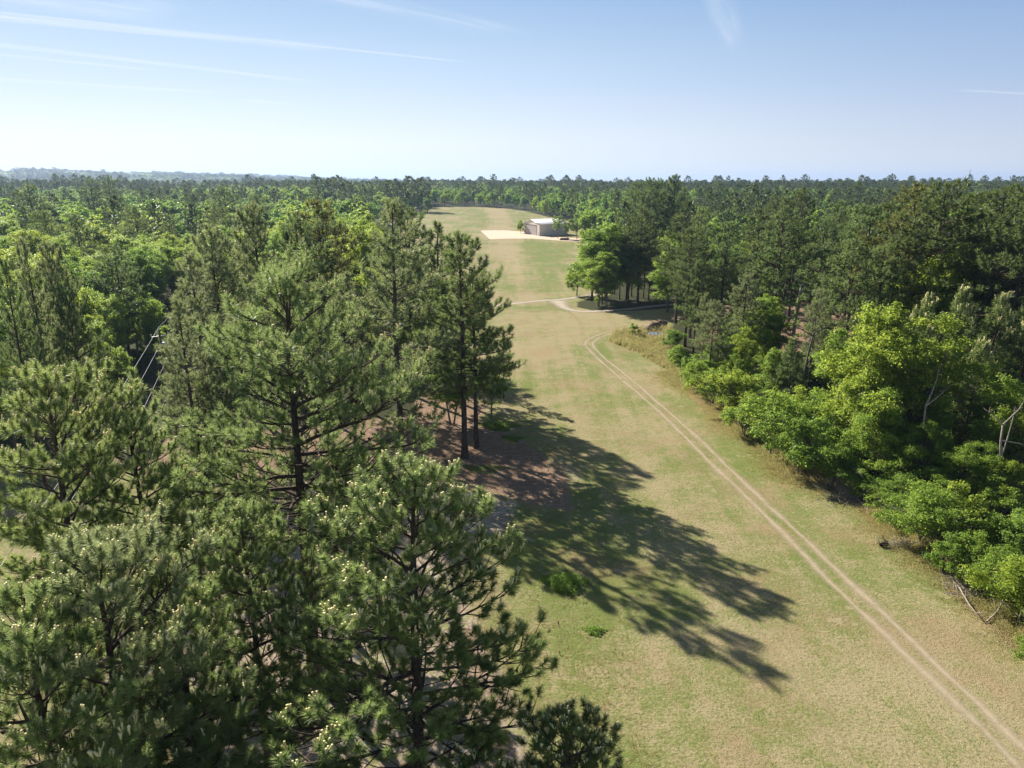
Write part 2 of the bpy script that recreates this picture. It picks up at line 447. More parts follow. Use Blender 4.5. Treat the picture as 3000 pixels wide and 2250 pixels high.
def top_tree(key, px, py, Y, tone, label, name='pine_tree', cat='tree', group=None, back=4.0, **k):
    """tree whose top stands at photo pixel (px, py) at distance Y"""
    p = at(px, py, Y)
    if px > 1700:                                        # keep the foot off the open grass: step back along the line of sight
        while Y < 260 and (in_open(p.x, Y) or in_open(p.x - back, Y) or in_open(p.x - back * 0.7, Y - back * 0.7)):
            Y += 0.7; p = at(px, py, Y)
    return put_tree(key, p.x, Y, p.z - hgt(p.x, Y), tone, label, group, name, cat, **k)

def base_tree(key, px, py, top_py, tone, label, name='pine_tree', cat='tree', group=None, **k):
    """tree whose foot stands at (px, py) and whose top reaches row top_py"""
    x, y = gnd(px, py)
    p = at(px, top_py, y)
    return put_tree(key, x, y, p.z - hgt(x, y), tone, label, group, name, cat, **k)

# ------------------------------------------------------------------ camera, sky, sun
cam = bpy.data.cameras.new('camera'); cam.sensor_width = 36; cam.lens = 36 * FPX / 3000
cam.clip_start = 0.1; cam.clip_end = 60000
co = bpy.data.objects.new('camera', cam); COL.objects.link(co)
co.location = (0, 0, H); co.rotation_euler = (R(90) - PITCH, 0, 0)
scene.camera = co

SUN_EL = R(32.5); SUN_AZ = math.atan2(-0.64, 0.77)            # the sun stands ahead and to the left
sd = Vector((math.sin(SUN_AZ) * math.cos(SUN_EL), math.cos(SUN_AZ) * math.cos(SUN_EL), math.sin(SUN_EL)))
sun = bpy.data.lights.new('sun', 'SUN'); sun.energy = 5.0; sun.angle = R(0.5); sun.color = (1.0, 0.93, 0.82)
so = bpy.data.objects.new('sun', sun); COL.objects.link(so)
so.rotation_euler = sd.to_track_quat('Z', 'Y').to_euler(); so.location = (-40, 60, 80)

world = bpy.data.worlds.new('World'); scene.world = world; world.use_nodes = True
wn = world.node_tree; wn.nodes.clear(); g = NT(wn)
sky = g.n('ShaderNodeTexSky'); sky.sky_type = 'NISHITA'; sky.sun_disc = False
sky.sun_elevation = SUN_EL; sky.sun_rotation = SUN_AZ
sky.air_density = 1.0; sky.dust_density = 0.6; sky.ozone_density = 1.6; sky.altitude = 100
dirv = g.n('ShaderNodeTexCoord').outputs['Generated']
sep = g.n('ShaderNodeSeparateXYZ'); wn.links.new(dirv, sep.inputs[0])
dz = g.math('MAXIMUM', sep.outputs[2], 0.012)
cx = g.math('DIVIDE', sep.outputs[0], dz); cy = g.math('DIVIDE', sep.outputs[1], dz)
comb = g.n('ShaderNodeCombineXYZ'); wn.links.new(cx, comb.inputs[0]); wn.links.new(cy, comb.inputs[1])
def skyplane(px, py):
    d = ray(px, py); return (d.x / d.z, d.y / d.z)
def streak(a, b, w, amp, ns, soft=0.12, wisp=0.5, nscale=1.0):
    """a vapour trail or cirrus band lying on a high flat layer, between two directions of the sky"""
    ax, ay = skyplane(*a); bx, by = skyplane(*b)
    L = math.hypot(bx - ax, by - ay); ux, uy = (bx - ax) / L, (by - ay) / L
    rx = g.math('SUBTRACT', cx, ax); ry = g.math('SUBTRACT', cy, ay)
    s = g.math('ADD', g.math('MULTIPLY', rx, ux / L), g.math('MULTIPLY', ry, uy / L))
    t = g.math('ADD', g.math('MULTIPLY', rx, -uy), g.math('MULTIPLY', ry, ux))
    v = g.n('ShaderNodeCombineXYZ'); wn.links.new(g.math('MULTIPLY', s, L * 0.55 * nscale), v.inputs[0])
    wn.links.new(g.math('MULTIPLY', t, 2.2 / w * 0.35), v.inputs[1]); v.inputs[2].default_value = ns
    nz = g.noise(v.outputs[0], 1.6, 5, 0.6)
    off = g.math('MULTIPLY', g.math('SUBTRACT', g.noise(v.outputs[0], 0.5, 2, 0.5), 0.5), w * 1.2)
    prof = g.math('SUBTRACT', 1.0, g.step(g.math('ABSOLUTE', g.math('ADD', t, off)), 0.0, w * 1.25))
    al = g.math('MULTIPLY', g.step(s, -0.001, soft), g.math('SUBTRACT', 1.0, g.step(s, 1 - soft * 3, 1.0)))
    body = g.math('MULTIPLY', g.math('MULTIPLY', prof, al), g.math('ADD', 1 - wisp, g.math('MULTIPLY', g.step(nz, 0.35, 0.68), wisp)))
    return g.math('MULTIPLY', body, min(0.95, amp * 1.2))
tot = None
for args in [((-150, 20), (1400, 186), 0.05, 0.46, 1.0, 0.05, 0.6), ((-200, 30), (1010, 146), 0.17, 0.42, 2.0, 0.05, 0.7),
             ((-200, 105), (1020, 252), 0.13, 0.34, 3.0, 0.1, 0.7), ((-100, 225), (700, 276), 0.16, 0.30, 4.0, 0.1, 0.6), ((-100, 150), (520, 212), 0.10, 0.25, 14.0, 0.1, 0.6),
             ((700, 292), (880, 308), 0.16, 0.30, 5.0, 0.2, 0.4), ((780, -60), (1560, 118), 0.22, 0.26, 6.0, 0.15, 0.85),
             ((2060, -120), (2160, 165), 0.10, 0.20, 7.0, 0.15, 0.75), ((2780, 262), (3200, 285), 0.1, 0.22, 8.0, 0.2, 0.4), ((-400, -90), (560, 45), 0.45, 0.34, 9.0, 0.1, 0.9), ((480, 292), (1000, 330), 0.13, 0.16, 11.0, 0.2, 0.6)]:
    st = streak(*args); tot = st if tot is None else g.math('MAXIMUM', tot, st)
band = g.step(dz, 0.03, 0.06)
tot = g.math('MULTIPLY', tot, band)
z_ = sep.outputs[2]
hx = g.math('ADD', g.math('MULTIPLY', sep.outputs[0], math.sin(SUN_AZ)), g.math('MULTIPLY', sep.outputs[1], math.cos(SUN_AZ)))
side = g.step(hx, 0.15, 1.0)                                         # 1 towards the sun
ramps = []
for stops in (((0.0, (6.6, 6.8, 7.4)), (0.04, (5.3, 5.8, 7.0)), (0.11, (3.6, 4.7, 6.7)), (0.22, (2.0, 3.4, 5.8)), (0.42, (1.1, 2.3, 4.9))),
              ((0.0, (7.7, 8.2, 8.9)), (0.05, (7.6, 8.2, 9.0)), (0.12, (5.5, 6.8, 8.4)), (0.22, (3.3, 4.9, 7.2)), (0.42, (2.2, 3.7, 6.2)))):
    r_ = g.n('ShaderNodeValToRGB'); el = r_.color_ramp.elements; r_.color_ramp.interpolation = 'EASE' if False else 'LINEAR'
    while len(el) < len(stops): el.new(0.5)
    for e_, (pz, cc) in zip(el, stops): e_.position = pz; e_.color = c4([q / 10 for q in cc])
    wn.links.new(z_, r_.inputs[0]); ramps.append(r_.outputs[0])
low = g.mix(side, ramps[0], ramps[1])
lows = g.n('ShaderNodeVectorMath', operation='SCALE'); lows.inputs['Scale'].default_value = 10.0 * 1.13; wn.links.new(low, lows.inputs[0])
base = g.mix(g.math('MULTIPLY', g.math('SUBTRACT', 1.0, g.step(z_, 0.25, 0.55)), 0.9), sky.outputs[0], lows.outputs[0])
skyc = g.mix(tot, base, (10.0, 10.3, 10.8, 1))
bg = g.n('ShaderNodeBackground'); wn.links.new(skyc, bg.inputs['Color']); bg.inputs['Strength'].default_value = 0.051
wo = g.n('ShaderNodeOutputWorld'); wn.links.new(bg.outputs[0], wo.inputs['Surface'])

scene.view_settings.view_transform = 'Standard'; scene.view_settings.look = 'None'
scene.view_settings.gamma = 1.0; scene.view_settings.use_curve_mapping = False
scene.view_settings.exposure = 1.06
scene.render.engine = 'CYCLES'
cy_ = scene.cycles
cy_.max_bounces = 6; cy_.diffuse_bounces = 3; cy_.glossy_bounces = 2; cy_.transmission_bounces = 4; cy_.transparent_max_bounces = 8
cy_.volume_bounces = 1; cy_.caustics_reflective = False; cy_.caustics_refractive = False

# ------------------------------------------------------------------ ground
def poly_px(pts): return np.array([gnd(*p) for p in pts])

def poly_mask(X, Y, poly, soft):
    """1 inside the polygon, fading to 0 over `soft` metres"""
    inside = np.zeros(X.shape, bool); dist = np.full(X.shape, 1e9)
    n = len(poly)
    for i in range(n):
        x0, y0 = poly[i]; x1, y1 = poly[(i + 1) % n]
        cond = ((y0 > Y) != (y1 > Y))
        with np.errstate(divide='ignore', invalid='ignore'):
            xi = (x1 - x0) * (Y - y0) / ((y1 - y0) if y1 != y0 else 1e-9) + x0
        inside ^= cond & (X < xi)
        dx, dy = x1 - x0, y1 - y0; l2 = dx * dx + dy * dy + 1e-9
        t = np.clip(((X - x0) * dx + (Y - y0) * dy) / l2, 0, 1)
        dist = np.minimum(dist, np.hypot(X - x0 - t * dx, Y - y0 - t * dy))
    sdist = np.where(inside, dist, -dist)
    return smooth(0.5 + sdist / (2 * soft)) if np.ndim(soft) else smooth(0.5 + sdist / (2.0 * soft))

RIGHT_EDGE = [gnd(*p) for p in [(3000, 1930), (2850, 1800), (2700, 1650), (2560, 1535), (2460, 1440), (2330, 1400), (2230, 1330), (2110, 1235), (2010, 1150), (1930, 1090)]]
OPEN = np.array([(9, -60), (60, -60), (34, 20)] + RIGHT_EDGE + [gnd(1975, 1095), gnd(1962, 1010), gnd(1972, 940), gnd(2080, 912), gnd(1990, 900), gnd(1900, 908), gnd(1760, 915), gnd(1690, 900), gnd(1690, 885),
                (27, 195), (36, 240), (60, 330), gnd(1690, 712), gnd(1720, 668), (52, 445), gnd(1590, 632), gnd(1545, 620), gnd(1480, 611), gnd(1390, 606), gnd(1300, 606), gnd(1230, 612), gnd(1140, 622), (-78, 400), (-68, 350), (-58, 300), (-45, 230), (-28, 165), (-22, 135), (-17, 110), (-11, 84), (-9, 72), (-10, 50), (-30, 47), (-34, 30), (-30, -60)])
def in_open(x, y, margin=0.0):
    return float(poly_mask(np.array([x]), np.array([y]), OPEN, 0.5)[0]) > 0.5

def axis(neg, pos, s0, k):
    out = [0.0]
    while out[-1] < pos: out.append(out[-1] + max(s0, out[-1] * k))
    n = [0.0]
    while n[-1] > neg: n.append(n[-1] - max(s0, -n[-1] * k))
    return np.array(n[:0:-1] + out)
gx = axis(-9500, 9500, 0.8, 0.022); gy = axis(-60, 12500, 0.8, 0.013)
GX, GY = np.meshgrid(gx, gy)
GZ = terrain(GX, GY)
nx, ny = len(gx), len(gy)
gm = MB()
i, j = np.meshgrid(np.arange(ny - 1), np.arange(nx - 1), indexing='ij')
a = (i * nx + j).ravel()
gm.add(np.stack([GX, GY, GZ], -1).reshape(-1, 3), np.stack([a, a + 1, a + nx + 1, a + nx], 1))
fx, fy = GX.ravel(), GY.ravel()
def zone(pts, soft=2.0): return poly_mask(fx, fy, poly_px(pts), soft)
straw = zone([(200, 1330), (560, 1150), (900, 1120), (1150, 1080), (1420, 1090), (1440, 1180), (1400, 1230), (1530, 1290), (1660, 1390), (1680, 1500), (1560, 1480), (1430, 1440), (1340, 1400), (1250, 1420), (1000, 1500), (800, 1500)], 2.2)
sand = zone([(400, 1500), (1000, 1380), (1330, 1440), (1520, 1470), (1480, 1560), (1340, 1560), (1380, 1800), (1460, 1950), (1540, 2100), (1540, 2300), (700, 2300), (300, 2000)], 2.5)
sand = np.maximum(sand, zone([(1640, 1320), (1700, 1350), (1740, 1420), (1660, 1420), (1600, 1370)], 2.0) * 0.55)
green = zone([(1420, 1480), (1560, 1480), (1760, 1560), (1980, 1660), (1960, 1800), (1700, 1900), (1560, 1800), (1470, 1620)], 3.0)
green = np.maximum(green, zone([(1480, 860), (1500, 700), (1560, 706), (1680, 720), (1660, 780), (1620, 860)], 7.0) * 0.75)
green = np.maximum(green, zone([(1380, 670), (1330, 612), (1560, 625), (1540, 668)], 12.0) * 0.45)
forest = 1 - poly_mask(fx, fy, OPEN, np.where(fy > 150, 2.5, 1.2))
edge_strip = forest * (1 - poly_mask(fx, fy, np.array([q for q in RIGHT_EDGE] + [(150, 140), (150, 0)]) + np.array([2.6, 1.6]), 1.4)) * (fx > 8) * (fy < 112)
# pine grove on the left keeps an open sandy floor
grove = poly_mask(fx, fy, np.array([(-70, -60), (-70, 60), (-46, 80), (-30, 84), (-14, 90), (-6, 76), (-9, 50), (10, 20), (10, -60)]), 3.0)
forest = forest * (1 - grove)
straw = np.maximum(straw, edge_strip)
forest = forest * (1 - edge_strip)
clay = zone([(2040, 1010), (2100, 890), (2480, 880), (2560, 990), (2350, 1040)], 4.0)
worn = poly_mask(fx, fy, np.array([(-26, 700), (-14, 460), (-5, 300), (3, 180), (8, 180), (5, 300), (0, 460), (-8, 700)]), 5.0)
worn = np.maximum(worn, zone([(1480, 1000), (1500, 905), (1900, 915), (1840, 960), (1700, 985), (1680, 1040), (1560, 1050)], 6.0) * 0.55)
gme = gm.mesh('ground', None, True)
for nm, arr in (('straw', straw), ('sand', sand), ('green', green), ('forest', forest), ('clay', clay), ('worn', worn)):
    q = gme.attributes.new(nm, 'FLOAT', 'POINT'); q.data.foreach_set('value', arr.astype(np.float32))

m, nt, out = new_mat('ground_cover'); g = NT(nt)
P = g.pos()
n1 = g.noise(P, 0.045, 4, 0.6); n2 = g.noise(P, 0.28, 4, 0.62); n3 = g.noise(P, 1.7, 4, 0.65); n4 = g.noise(P, 5.0, 4, 0.7); n5 = g.noise(P, 15.0, 3, 0.65)
mp = g.n('ShaderNodeMapping'); mp.inputs['Scale'].default_value = (1.0, 0.06, 1.0); mp.inputs['Rotation'].default_value = (0, 0, R(-4)); nt.links.new(P, mp.inputs[0])
nstreak = g.noise(mp.outputs[0], 0.5, 3, 0.5)
gr = g.math('ADD', g.math('MULTIPLY', n1, 0.46), g.math('ADD', g.math('MULTIPLY', n2, 0.36), g.math('ADD', g.math('MULTIPLY', n3, 0.30), g.math('MULTIPLY', n4, 0.34))))
gr = g.math('SUBTRACT', gr, 0.08)
gr = g.math('ADD', gr, g.math('MULTIPLY', g.math('SUBTRACT', nstreak, 0.5), 0.22))
gr = g.math('ADD', gr, g.math('MULTIPLY', g.attr('green').outputs['Fac'], 0.11))
gr = g.math('SUBTRACT', gr, g.math('MULTIPLY', g.attr('worn').outputs['Fac'], 0.14))
grass = g.mix(g.step(gr, 0.55, 0.74), (0.34, 0.285, 0.155, 1), (0.150, 0.195, 0.045, 1))
grass = g.mix(g.math('MULTIPLY', g.step(n4, 0.48, 0.64), 0.55), grass, (0.15, 0.12, 0.06, 1))
grass = g.mix(g.math('MULTIPLY', g.step(n5, 0.52, 0.68), 0.45), grass, (0.43, 0.365, 0.22, 1))
grass = g.mix(g.math('MULTIPLY', g.step(g.noise(P, 0.11, 4, 0.65), 0.48, 0.66), 0.5), grass, (0.30, 0.205, 0.12, 1))
bare = g.step(g.math('ADD', n2, g.math('MULTIPLY', g.math('SUBTRACT', n3, 0.5), 0.5)), 0.62, 0.72)
grass = g.mix(g.math('MULTIPLY', bare, 0.55), grass, (0.46, 0.36, 0.24, 1))
strawc = g.mix(g.step(n3, 0.35, 0.65), (0.24, 0.155, 0.105, 1), (0.34, 0.245, 0.17, 1))
strawc = g.mix(g.math('MULTIPLY', g.step(n4, 0.45, 0.7), 0.5), strawc, (0.13, 0.075, 0.05, 1))
sandc = g.mix(g.step(g.math('ADD', g.math('MULTIPLY', n2, 0.6), g.math('MULTIPLY', n4, 0.4)), 0.38, 0.62), (0.34, 0.255, 0.175, 1), (0.52, 0.46, 0.40, 1))
sandc = g.mix(g.math('MULTIPLY', g.step(n1, 0.42, 0.6), 0.55), sandc, strawc)
sandc = g.mix(g.math('MULTIPLY', g.step(g.math('ADD', g.math('MULTIPLY', n3, 0.5), g.math('MULTIPLY', n2, 0.5)), 0.5, 0.58), 0.8), sandc, (0.22, 0.235, 0.07, 1))
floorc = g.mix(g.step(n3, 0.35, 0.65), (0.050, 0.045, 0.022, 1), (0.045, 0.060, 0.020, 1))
clayc = g.mix(g.step(n3, 0.35, 0.65), (0.22, 0.13, 0.09, 1), (0.30, 0.20, 0.14, 1))
def wob(a, amt=0.5):
    return g.step(g.math('ADD', g.attr(a).outputs['Fac'], g.math('MULTIPLY', g.math('SUBTRACT', g.math('ADD', g.math('MULTIPLY', n2, 0.5), g.math('MULTIPLY', n3, 0.5)), 0.5), amt * 2.5)), 0.38, 0.62)
c = g.mix(wob('straw'), grass, strawc); c = g.mix(wob('sand'), c, sandc)
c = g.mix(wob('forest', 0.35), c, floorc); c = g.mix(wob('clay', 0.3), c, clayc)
p = g.n('ShaderNodeBsdfPrincipled'); nt.links.new(c, p.inputs['Base Color']); p.inputs['Roughness'].default_value = 0.95
p.inputs['Specular IOR Level'].default_value = 0.08
bn = g.n('ShaderNodeBump'); bn.inputs['Strength'].default_value = 0.8; bn.inputs['Distance'].default_value = 0.11
nt.links.new(g.math('ADD', g.math('MULTIPLY', n3, 0.7), g.math('ADD', n4, g.math('MULTIPLY', n5, 0.6))), bn.inputs['Height']); nt.links.new(bn.outputs[0], p.inputs['Normal'])
nt.links.new(p.outputs[0], out.inputs['Surface'])
gme.materials.append(m)
go = link('ground', gme); tag(go, kind='structure')

# ------------------------------------------------------------------ tracks, roads, apron
def spline(pts, step):
    pts = np.array(pts, float)
    P0 = np.vstack([2 * pts[0] - pts[1], pts, 2 * pts[-1] - pts[-2]]); out_ = []
    for k in range(1, len(P0) - 2):
        a, b, c_, d = P0[k - 1], P0[k], P0[k + 1], P0[k + 2]
        n = max(2, int(np.linalg.norm(c_ - b) / step))
        for t in np.linspace(0, 1, n, endpoint=False):
            out_.append(0.5 * ((2 * b) + (-a + c_) * t + (2 * a - 5 * b + 4 * c_ - d) * t * t + (-a + 3 * b - 3 * c_ + d) * t ** 3))
    out_.append(pts[-1]); return np.array(out_)

def ribbon_mat(name, ca, cb_, edge=0.35, cover=1.0, gaps=0.0):
    m, nt, out = new_mat(name); g = NT(nt); P = g.pos()
    n3 = g.noise(P, 1.4, 4, 0.65); n4 = g.noise(P, 7.0, 3, 0.7); n2 = g.noise(P, 0.5, 4, 0.65)
    e = g.attr('tint').outputs['Fac']                     # 0 at the middle, 1 at the rim
    v = g.math('ADD', g.math('SUBTRACT', 1.0, e), g.math('MULTIPLY', g.math('SUBTRACT', g.math('ADD', g.math('MULTIPLY', n3, 0.6), g.math('MULTIPLY', n4, 0.4)), 0.5), 1.3))
    al = g.step(v, 0.1, 0.1 + edge * 2)
    if gaps: al = g.math('MULTIPLY', al, g.math('SUBTRACT', 1.0, g.math('MULTIPLY', g.step(n2, 0.5, 0.7), gaps)))
    al = g.math('MULTIPLY', al, cover)
    col = g.mix(g.step(n4, 0.35, 0.65), c4(ca), c4(cb_)); col = g.mix(g.math('MULTIPLY', g.step(n3, 0.5, 0.7), 0.5), col, c4(cb_))
    p = g.n('ShaderNodeBsdfPrincipled'); nt.links.new(col, p.inputs['Base Color']); p.inputs['Roughness'].default_value = 0.95
    p.inputs['Specular IOR Level'].default_value = 0.08
    bn = g.n('ShaderNodeBump'); bn.inputs['Strength'].default_value = 0.4; bn.inputs['Distance'].default_value = 0.05
    nt.links.new(n4, bn.inputs['Height']); nt.links.new(bn.outputs[0], p.inputs['Normal'])
    tr = g.n('ShaderNodeBsdfTransparent'); mx = g.n('ShaderNodeMixShader')
    nt.links.new(al, mx.inputs[0]); nt.links.new(tr.outputs[0], mx.inputs[1]); nt.links.new(p.outputs[0], mx.inputs[2])
    nt.links.new(mx.outputs[0], out.inputs['Surface'])
    return m

def ribbon(mb, pts, offset, width, lift=0.006, step=0.8, wfun=None, jit=0.0):
    c_ = spline(pts, step); d = np.gradient(c_, axis=0); d /= np.linalg.norm(d, axis=1, keepdims=True) + 1e-9
    nrm = np.stack([-d[:, 1], d[:, 0]], 1)
    ac = np.linspace(-1, 1, 7)
    w = np.full(len(c_), width) if wfun is None else np.array([wfun(t) for t in np.linspace(0, 1, len(c_))])
    if jit:
        sl = np.cumsum(np.r_[0, np.linalg.norm(np.diff(c_, axis=0), axis=1)]); ph = offset * 7
        c_ = c_ + nrm * (jit * (np.sin(sl * .21 + ph) + .6 * np.sin(sl * .53 + 2 * ph) + .4 * np.sin(sl * 1.3 + ph)))[:, None]
        w = w * (1 + .22 * np.sin(sl * .37 + 3 * ph) + .16 * np.sin(sl * .9 + ph))
    V = c_[:, None, :] + nrm[:, None, :] * (offset + ac[None, :] * w[:, None] / 2)[:, :, None]
    z = terrain(V[..., 0], V[..., 1]) + lift
    n, k = len(c_), 7
    i, j = np.meshgrid(np.arange(n - 1), np.arange(k - 1), indexing='ij'); a = (i * k + j).ravel()
    e = np.broadcast_to(np.abs(ac)[None, :], (n, k)).copy()
    e[0] = 1; e[-1] = 1
    mb.add(np.concatenate([V, z[..., None]], -1).reshape(-1, 3), np.stack([a, a + 1, a + k + 1, a + k], 1), e.ravel())

TRACK = [gnd(*p) for p in [(2100, 915), (1960, 937), (1850, 958), (1765, 982), (1733, 997), (1727, 1012), (1755, 1044), (1830, 1107), (1898, 1165), (2000, 1257), (2128, 1382), (2256, 1503), (2358, 1603), (2461, 1705), (2600, 1837), (2696, 1930), (2835, 2062), (2990, 2218)]]
_e = np.array(TRACK[-1]) - np.array(TRACK[-3]); _e = _e / np.linalg.norm(_e)
TRACK += [tuple(np.array(TRACK[-1]) + _e * 12), tuple(np.array(TRACK[-1]) + _e * 30)]
mb = MB()
ribbon(mb, TRACK, -0.68, 1.5, 0.006, jit=.06); ribbon(mb, TRACK, 0.68, 1.5, 0.010, jit=.06)
tag(mb.obj('dirt_track', ribbon_mat('track_sand', (0.50, 0.41, 0.285), (0.41, 0.33, 0.215), 0.6, 0.95, 0.3), smooth_shade=True), kind='structure')
mb = MB()
ribbon(mb, [gnd(*p) for p in [(1380, 905), (1497, 890), (1585, 881), (1644, 877), (1703, 869), (1760, 860)]], 0, 4.4, 0.012)
ribbon(mb, [gnd(*p) for p in [(1632, 880), (1643, 893), (1662, 905), (1703, 912), (1761, 911), (1849, 905), (1905, 898), (2000, 890), (2150, 880)]], 0, 4.4, 0.02, wfun=lambda t: 4.2 + 5.0 * math.exp(-(t / 0.12) ** 2))
tag(mb.obj('gravel_road', ribbon_mat('road_gravel', (0.52, 0.45, 0.36), (0.38, 0.32, 0.24), 0.4, 0.95, 0.2), smooth_shade=True), kind='structure')
mb = MB()
for o, ln in ((-9, [(1690, 2300), (1640, 1900), (1720, 1750)]),):
    pass
ribbon(mb, [gnd(1500, 913), gnd(1600, 909), gnd(1660, 907)], 0, 2.4, 0.008)
ribbon(mb, [gnd(1665, 910), gnd(1700, 945), gnd(1706, 985)], 0, 1.8, 0.008)
ribbon(mb, [gnd(2120, 1700), gnd(2330, 1960), gnd(2480, 2240)], 0.5, 0.5, 0.008); ribbon(mb, [gnd(2120, 1700), gnd(2330, 1960), gnd(2480, 2240)], -0.5, 0.5, 0.008)
tag(mb.obj('worn_path', ribbon_mat('path_dust', (0.46, 0.36, 0.22), (0.38, 0.30, 0.17), 0.6, 0.5, 0.6), smooth_shade=True), kind='structure')

def flat_poly(name, pts, mat, lift, res=2.0, soft=1.0):
    poly = np.array(pts); x0, y0 = poly.min(0) - 1; x1, y1 = poly.max(0) + 1
    X, Y = np.meshgrid(np.arange(x0, x1 + res, res), np.arange(y0, y1 + res, res))
    e = 1 - poly_mask(X, Y, poly, soft)
    ny, nx = X.shape
    i, j = np.meshgrid(np.arange(ny - 1), np.arange(nx - 1), indexing='ij'); a = (i * nx + j).ravel()
    q = np.stack([a, a + 1, a + nx + 1, a + nx], 1)
    ok = e.ravel()[q].min(1) < 0.999
    mb = MB(); mb.add(np.stack([X, Y, terrain(X, Y) + lift], -1).reshape(-1, 3), q[ok], e.ravel() * 1.2)
    return mb.obj(name, mat, smooth_shade=True)
tag(flat_poly('apron', [gnd(*p) for p in [(1408, 675.5), (1436, 701), (1480, 699), (1560, 699), (1630, 704), (1700, 709), (1720, 700), (1640, 695), (1580, 692), (1534, 683), (1530, 679), (1480, 675)]], ribbon_mat('apron_dirt', (0.72, 0.55, 0.42), (0.62, 0.46, 0.34), 0.15), 0.04, 1.5, 1.6), kind='structure')

# ------------------------------------------------------------------ hangar
HC = np.array(gnd(1580, 691.5)); HL = np.array(gnd(1534.5, 683))
fr = HL - HC; FW = float(np.linalg.norm(fr)); fr /= FW
sdv = np.array([-fr[1], fr[0]]) * -1
if sdv[0] < 0: sdv = -sdv
HLEN = 17.0; HZ = hgt(*HC); EV = 6.2; RG = 8.2
M['metal_wall'] = plain_mat('hangar_wall_panels', (0.66, 0.61, 0.55), (0.60, 0.555, 0.50), 0.8, 0.5, 0.4, stretch=(1, 1, 0.1))
M['metal_roof'] = plain_mat('hangar_roof_panels', (0.82, 0.80, 0.80), (0.76, 0.74, 0.75), 0.6, 0.35, 0.5)
M['grey_door'] = plain_mat('hangar_door_panels', (0.40, 0.37, 0.35), (0.37, 0.345, 0.33), 1.0, 0.5, 0.4)
M['dark_trim'] = plain_mat('dark_trim', (0.09, 0.08, 0.08), None, 3, 0.6)
M['white_paint'] = plain_mat('white_paint', (0.78, 0.76, 0.74), None, 3, 0.5)
M['glass'] = plain_mat('window_glass', (0.03, 0.035, 0.045), None, 3, 0.1, 0.8)
hg = empty('hangar', (HC[0], HC[1], HZ)); tag(hg, 'beige metal aircraft hangar with white gable roof beside the pale apron', 'hangar')
def hp(u, v, z): q = fr * u + sdv * v; return (q[0], q[1], z)       # u along the front, v backwards
def hquad(mb, pts, tint=0.5): mb.add([hp(*q) for q in pts], [list(range(len(pts)))], tint)
mb = MB()
hquad(mb, [(0, 0, -0.5), (FW, 0, -0.5), (FW, 0, EV), (0, 0, EV)]); mb.add([hp(0, 0, EV), hp(FW, 0, EV), hp(FW / 2, 0, RG)], [[0, 1, 2]])
hquad(mb, [(0, HLEN, -0.5), (0, HLEN, EV), (FW, HLEN, EV), (FW, HLEN, -0.5)]); mb.add([hp(0, HLEN, EV), hp(FW / 2, HLEN, RG), hp(FW, HLEN, EV)], [[0, 1, 2]])
hquad(mb, [(0, 0, -0.5), (0, 0, EV), (0, HLEN, EV), (0, HLEN, -0.5)]); hquad(mb, [(FW, 0, -0.5), (FW, HLEN, -0.5), (FW, HLEN, EV), (FW, 0, EV)])
for k in range(1, 21):                                                # wall ribs
    v = HLEN * k / 21
    mb.add([hp(-0.06, v - 0.05, -0.4), hp(-0.06, v + 0.05, -0.4), hp(-0.06, v + 0.05, EV - 0.1), hp(-0.06, v - 0.05, EV - 0.1), hp(0, v - 0.09, -0.4), hp(0, v + 0.09, -0.4), hp(0, v + 0.09, EV - 0.1), hp(0, v - 0.09, EV - 0.1)],
           [[0, 1, 2, 3], [4, 0, 3, 7], [1, 5, 6, 2]])
mb.obj('wall', M['metal_wall'], hg)
rf = MB(); o = 0.5; th = 0.12
for sgn in (0, 1):
    u0 = -o if sgn == 0 else FW + o; e_ = EV - o * (RG - EV) / (FW / 2)
    a0, a1, b0, b1 = hp(u0, -o, e_ + 0.03), hp(u0, HLEN + o, e_ + 0.03), hp(FW / 2, -o, RG + 0.03), hp(FW / 2, HLEN + o, RG + 0.03)
    V = [a0, a1, b1, b0] + [(q[0], q[1], q[2] + th) for q in (a0, a1, b1, b0)]
    rf.add(V, [[0, 1, 2, 3], [4, 7, 6, 5], [0, 4, 5, 1], [3, 2, 6, 7], [0, 3, 7, 4], [1, 5, 6, 2]])
    for k in range(1, 23):
        v = -o + (HLEN + 2 * o) * k / 23
        q0, q1 = np.array(hp(u0, v, e_ + 0.03 + th)), np.array(hp(FW / 2, v, RG + 0.03 + th))
        dv = np.array([sdv[0], sdv[1], 0]) * 0.06
        rf.add([q0 - dv, q0 + dv, q1 + dv, q1 - dv, q0 + [0, 0, .07], q1 + [0, 0, .07]], [[0, 4, 5, 3], [1, 2, 5, 4]])
roof = rf.obj('roof', M['metal_roof'], hg)
tm = MB()
for z in (EV - 0.25,):
    for (u, v0, v1) in ((-0.05, 0, HLEN),):
        hquad(tm, [(u, v0, z), (u, v1, z), (u, v1, z + 0.2), (u, v0, z + 0.2)])
tm.obj('gutter', M['white_paint'], hg)
dm = MB(); d0, d1 = FW * 0.17, FW * 0.86; DH = 5.2
hquad(dm, [(d0, -0.08, 0), (d1, -0.08, 0), (d1, -0.08, DH), (d0, -0.08, DH)])
for k in range(1, 5):
    z = DH * k / 5; hquad(dm, [(d0, -0.11, z - .04), (d1, -0.11, z - .04), (d1, -0.11, z + .04), (d0, -0.11, z + .04)])
door = dm.obj('hangar_door', M['grey_door'], hg)
fm = MB()
hquad(fm, [(d0 - .35, -0.13, 0), (d0, -0.13, 0), (d0, -0.13, DH + .35), (d0 - .35, -0.13, DH + .35)])
hquad(fm, [(d1, -0.13, 0), (d1 + .35, -0.13, 0), (d1 + .35, -0.13, DH + .35), (d1, -0.13, DH + .35)])
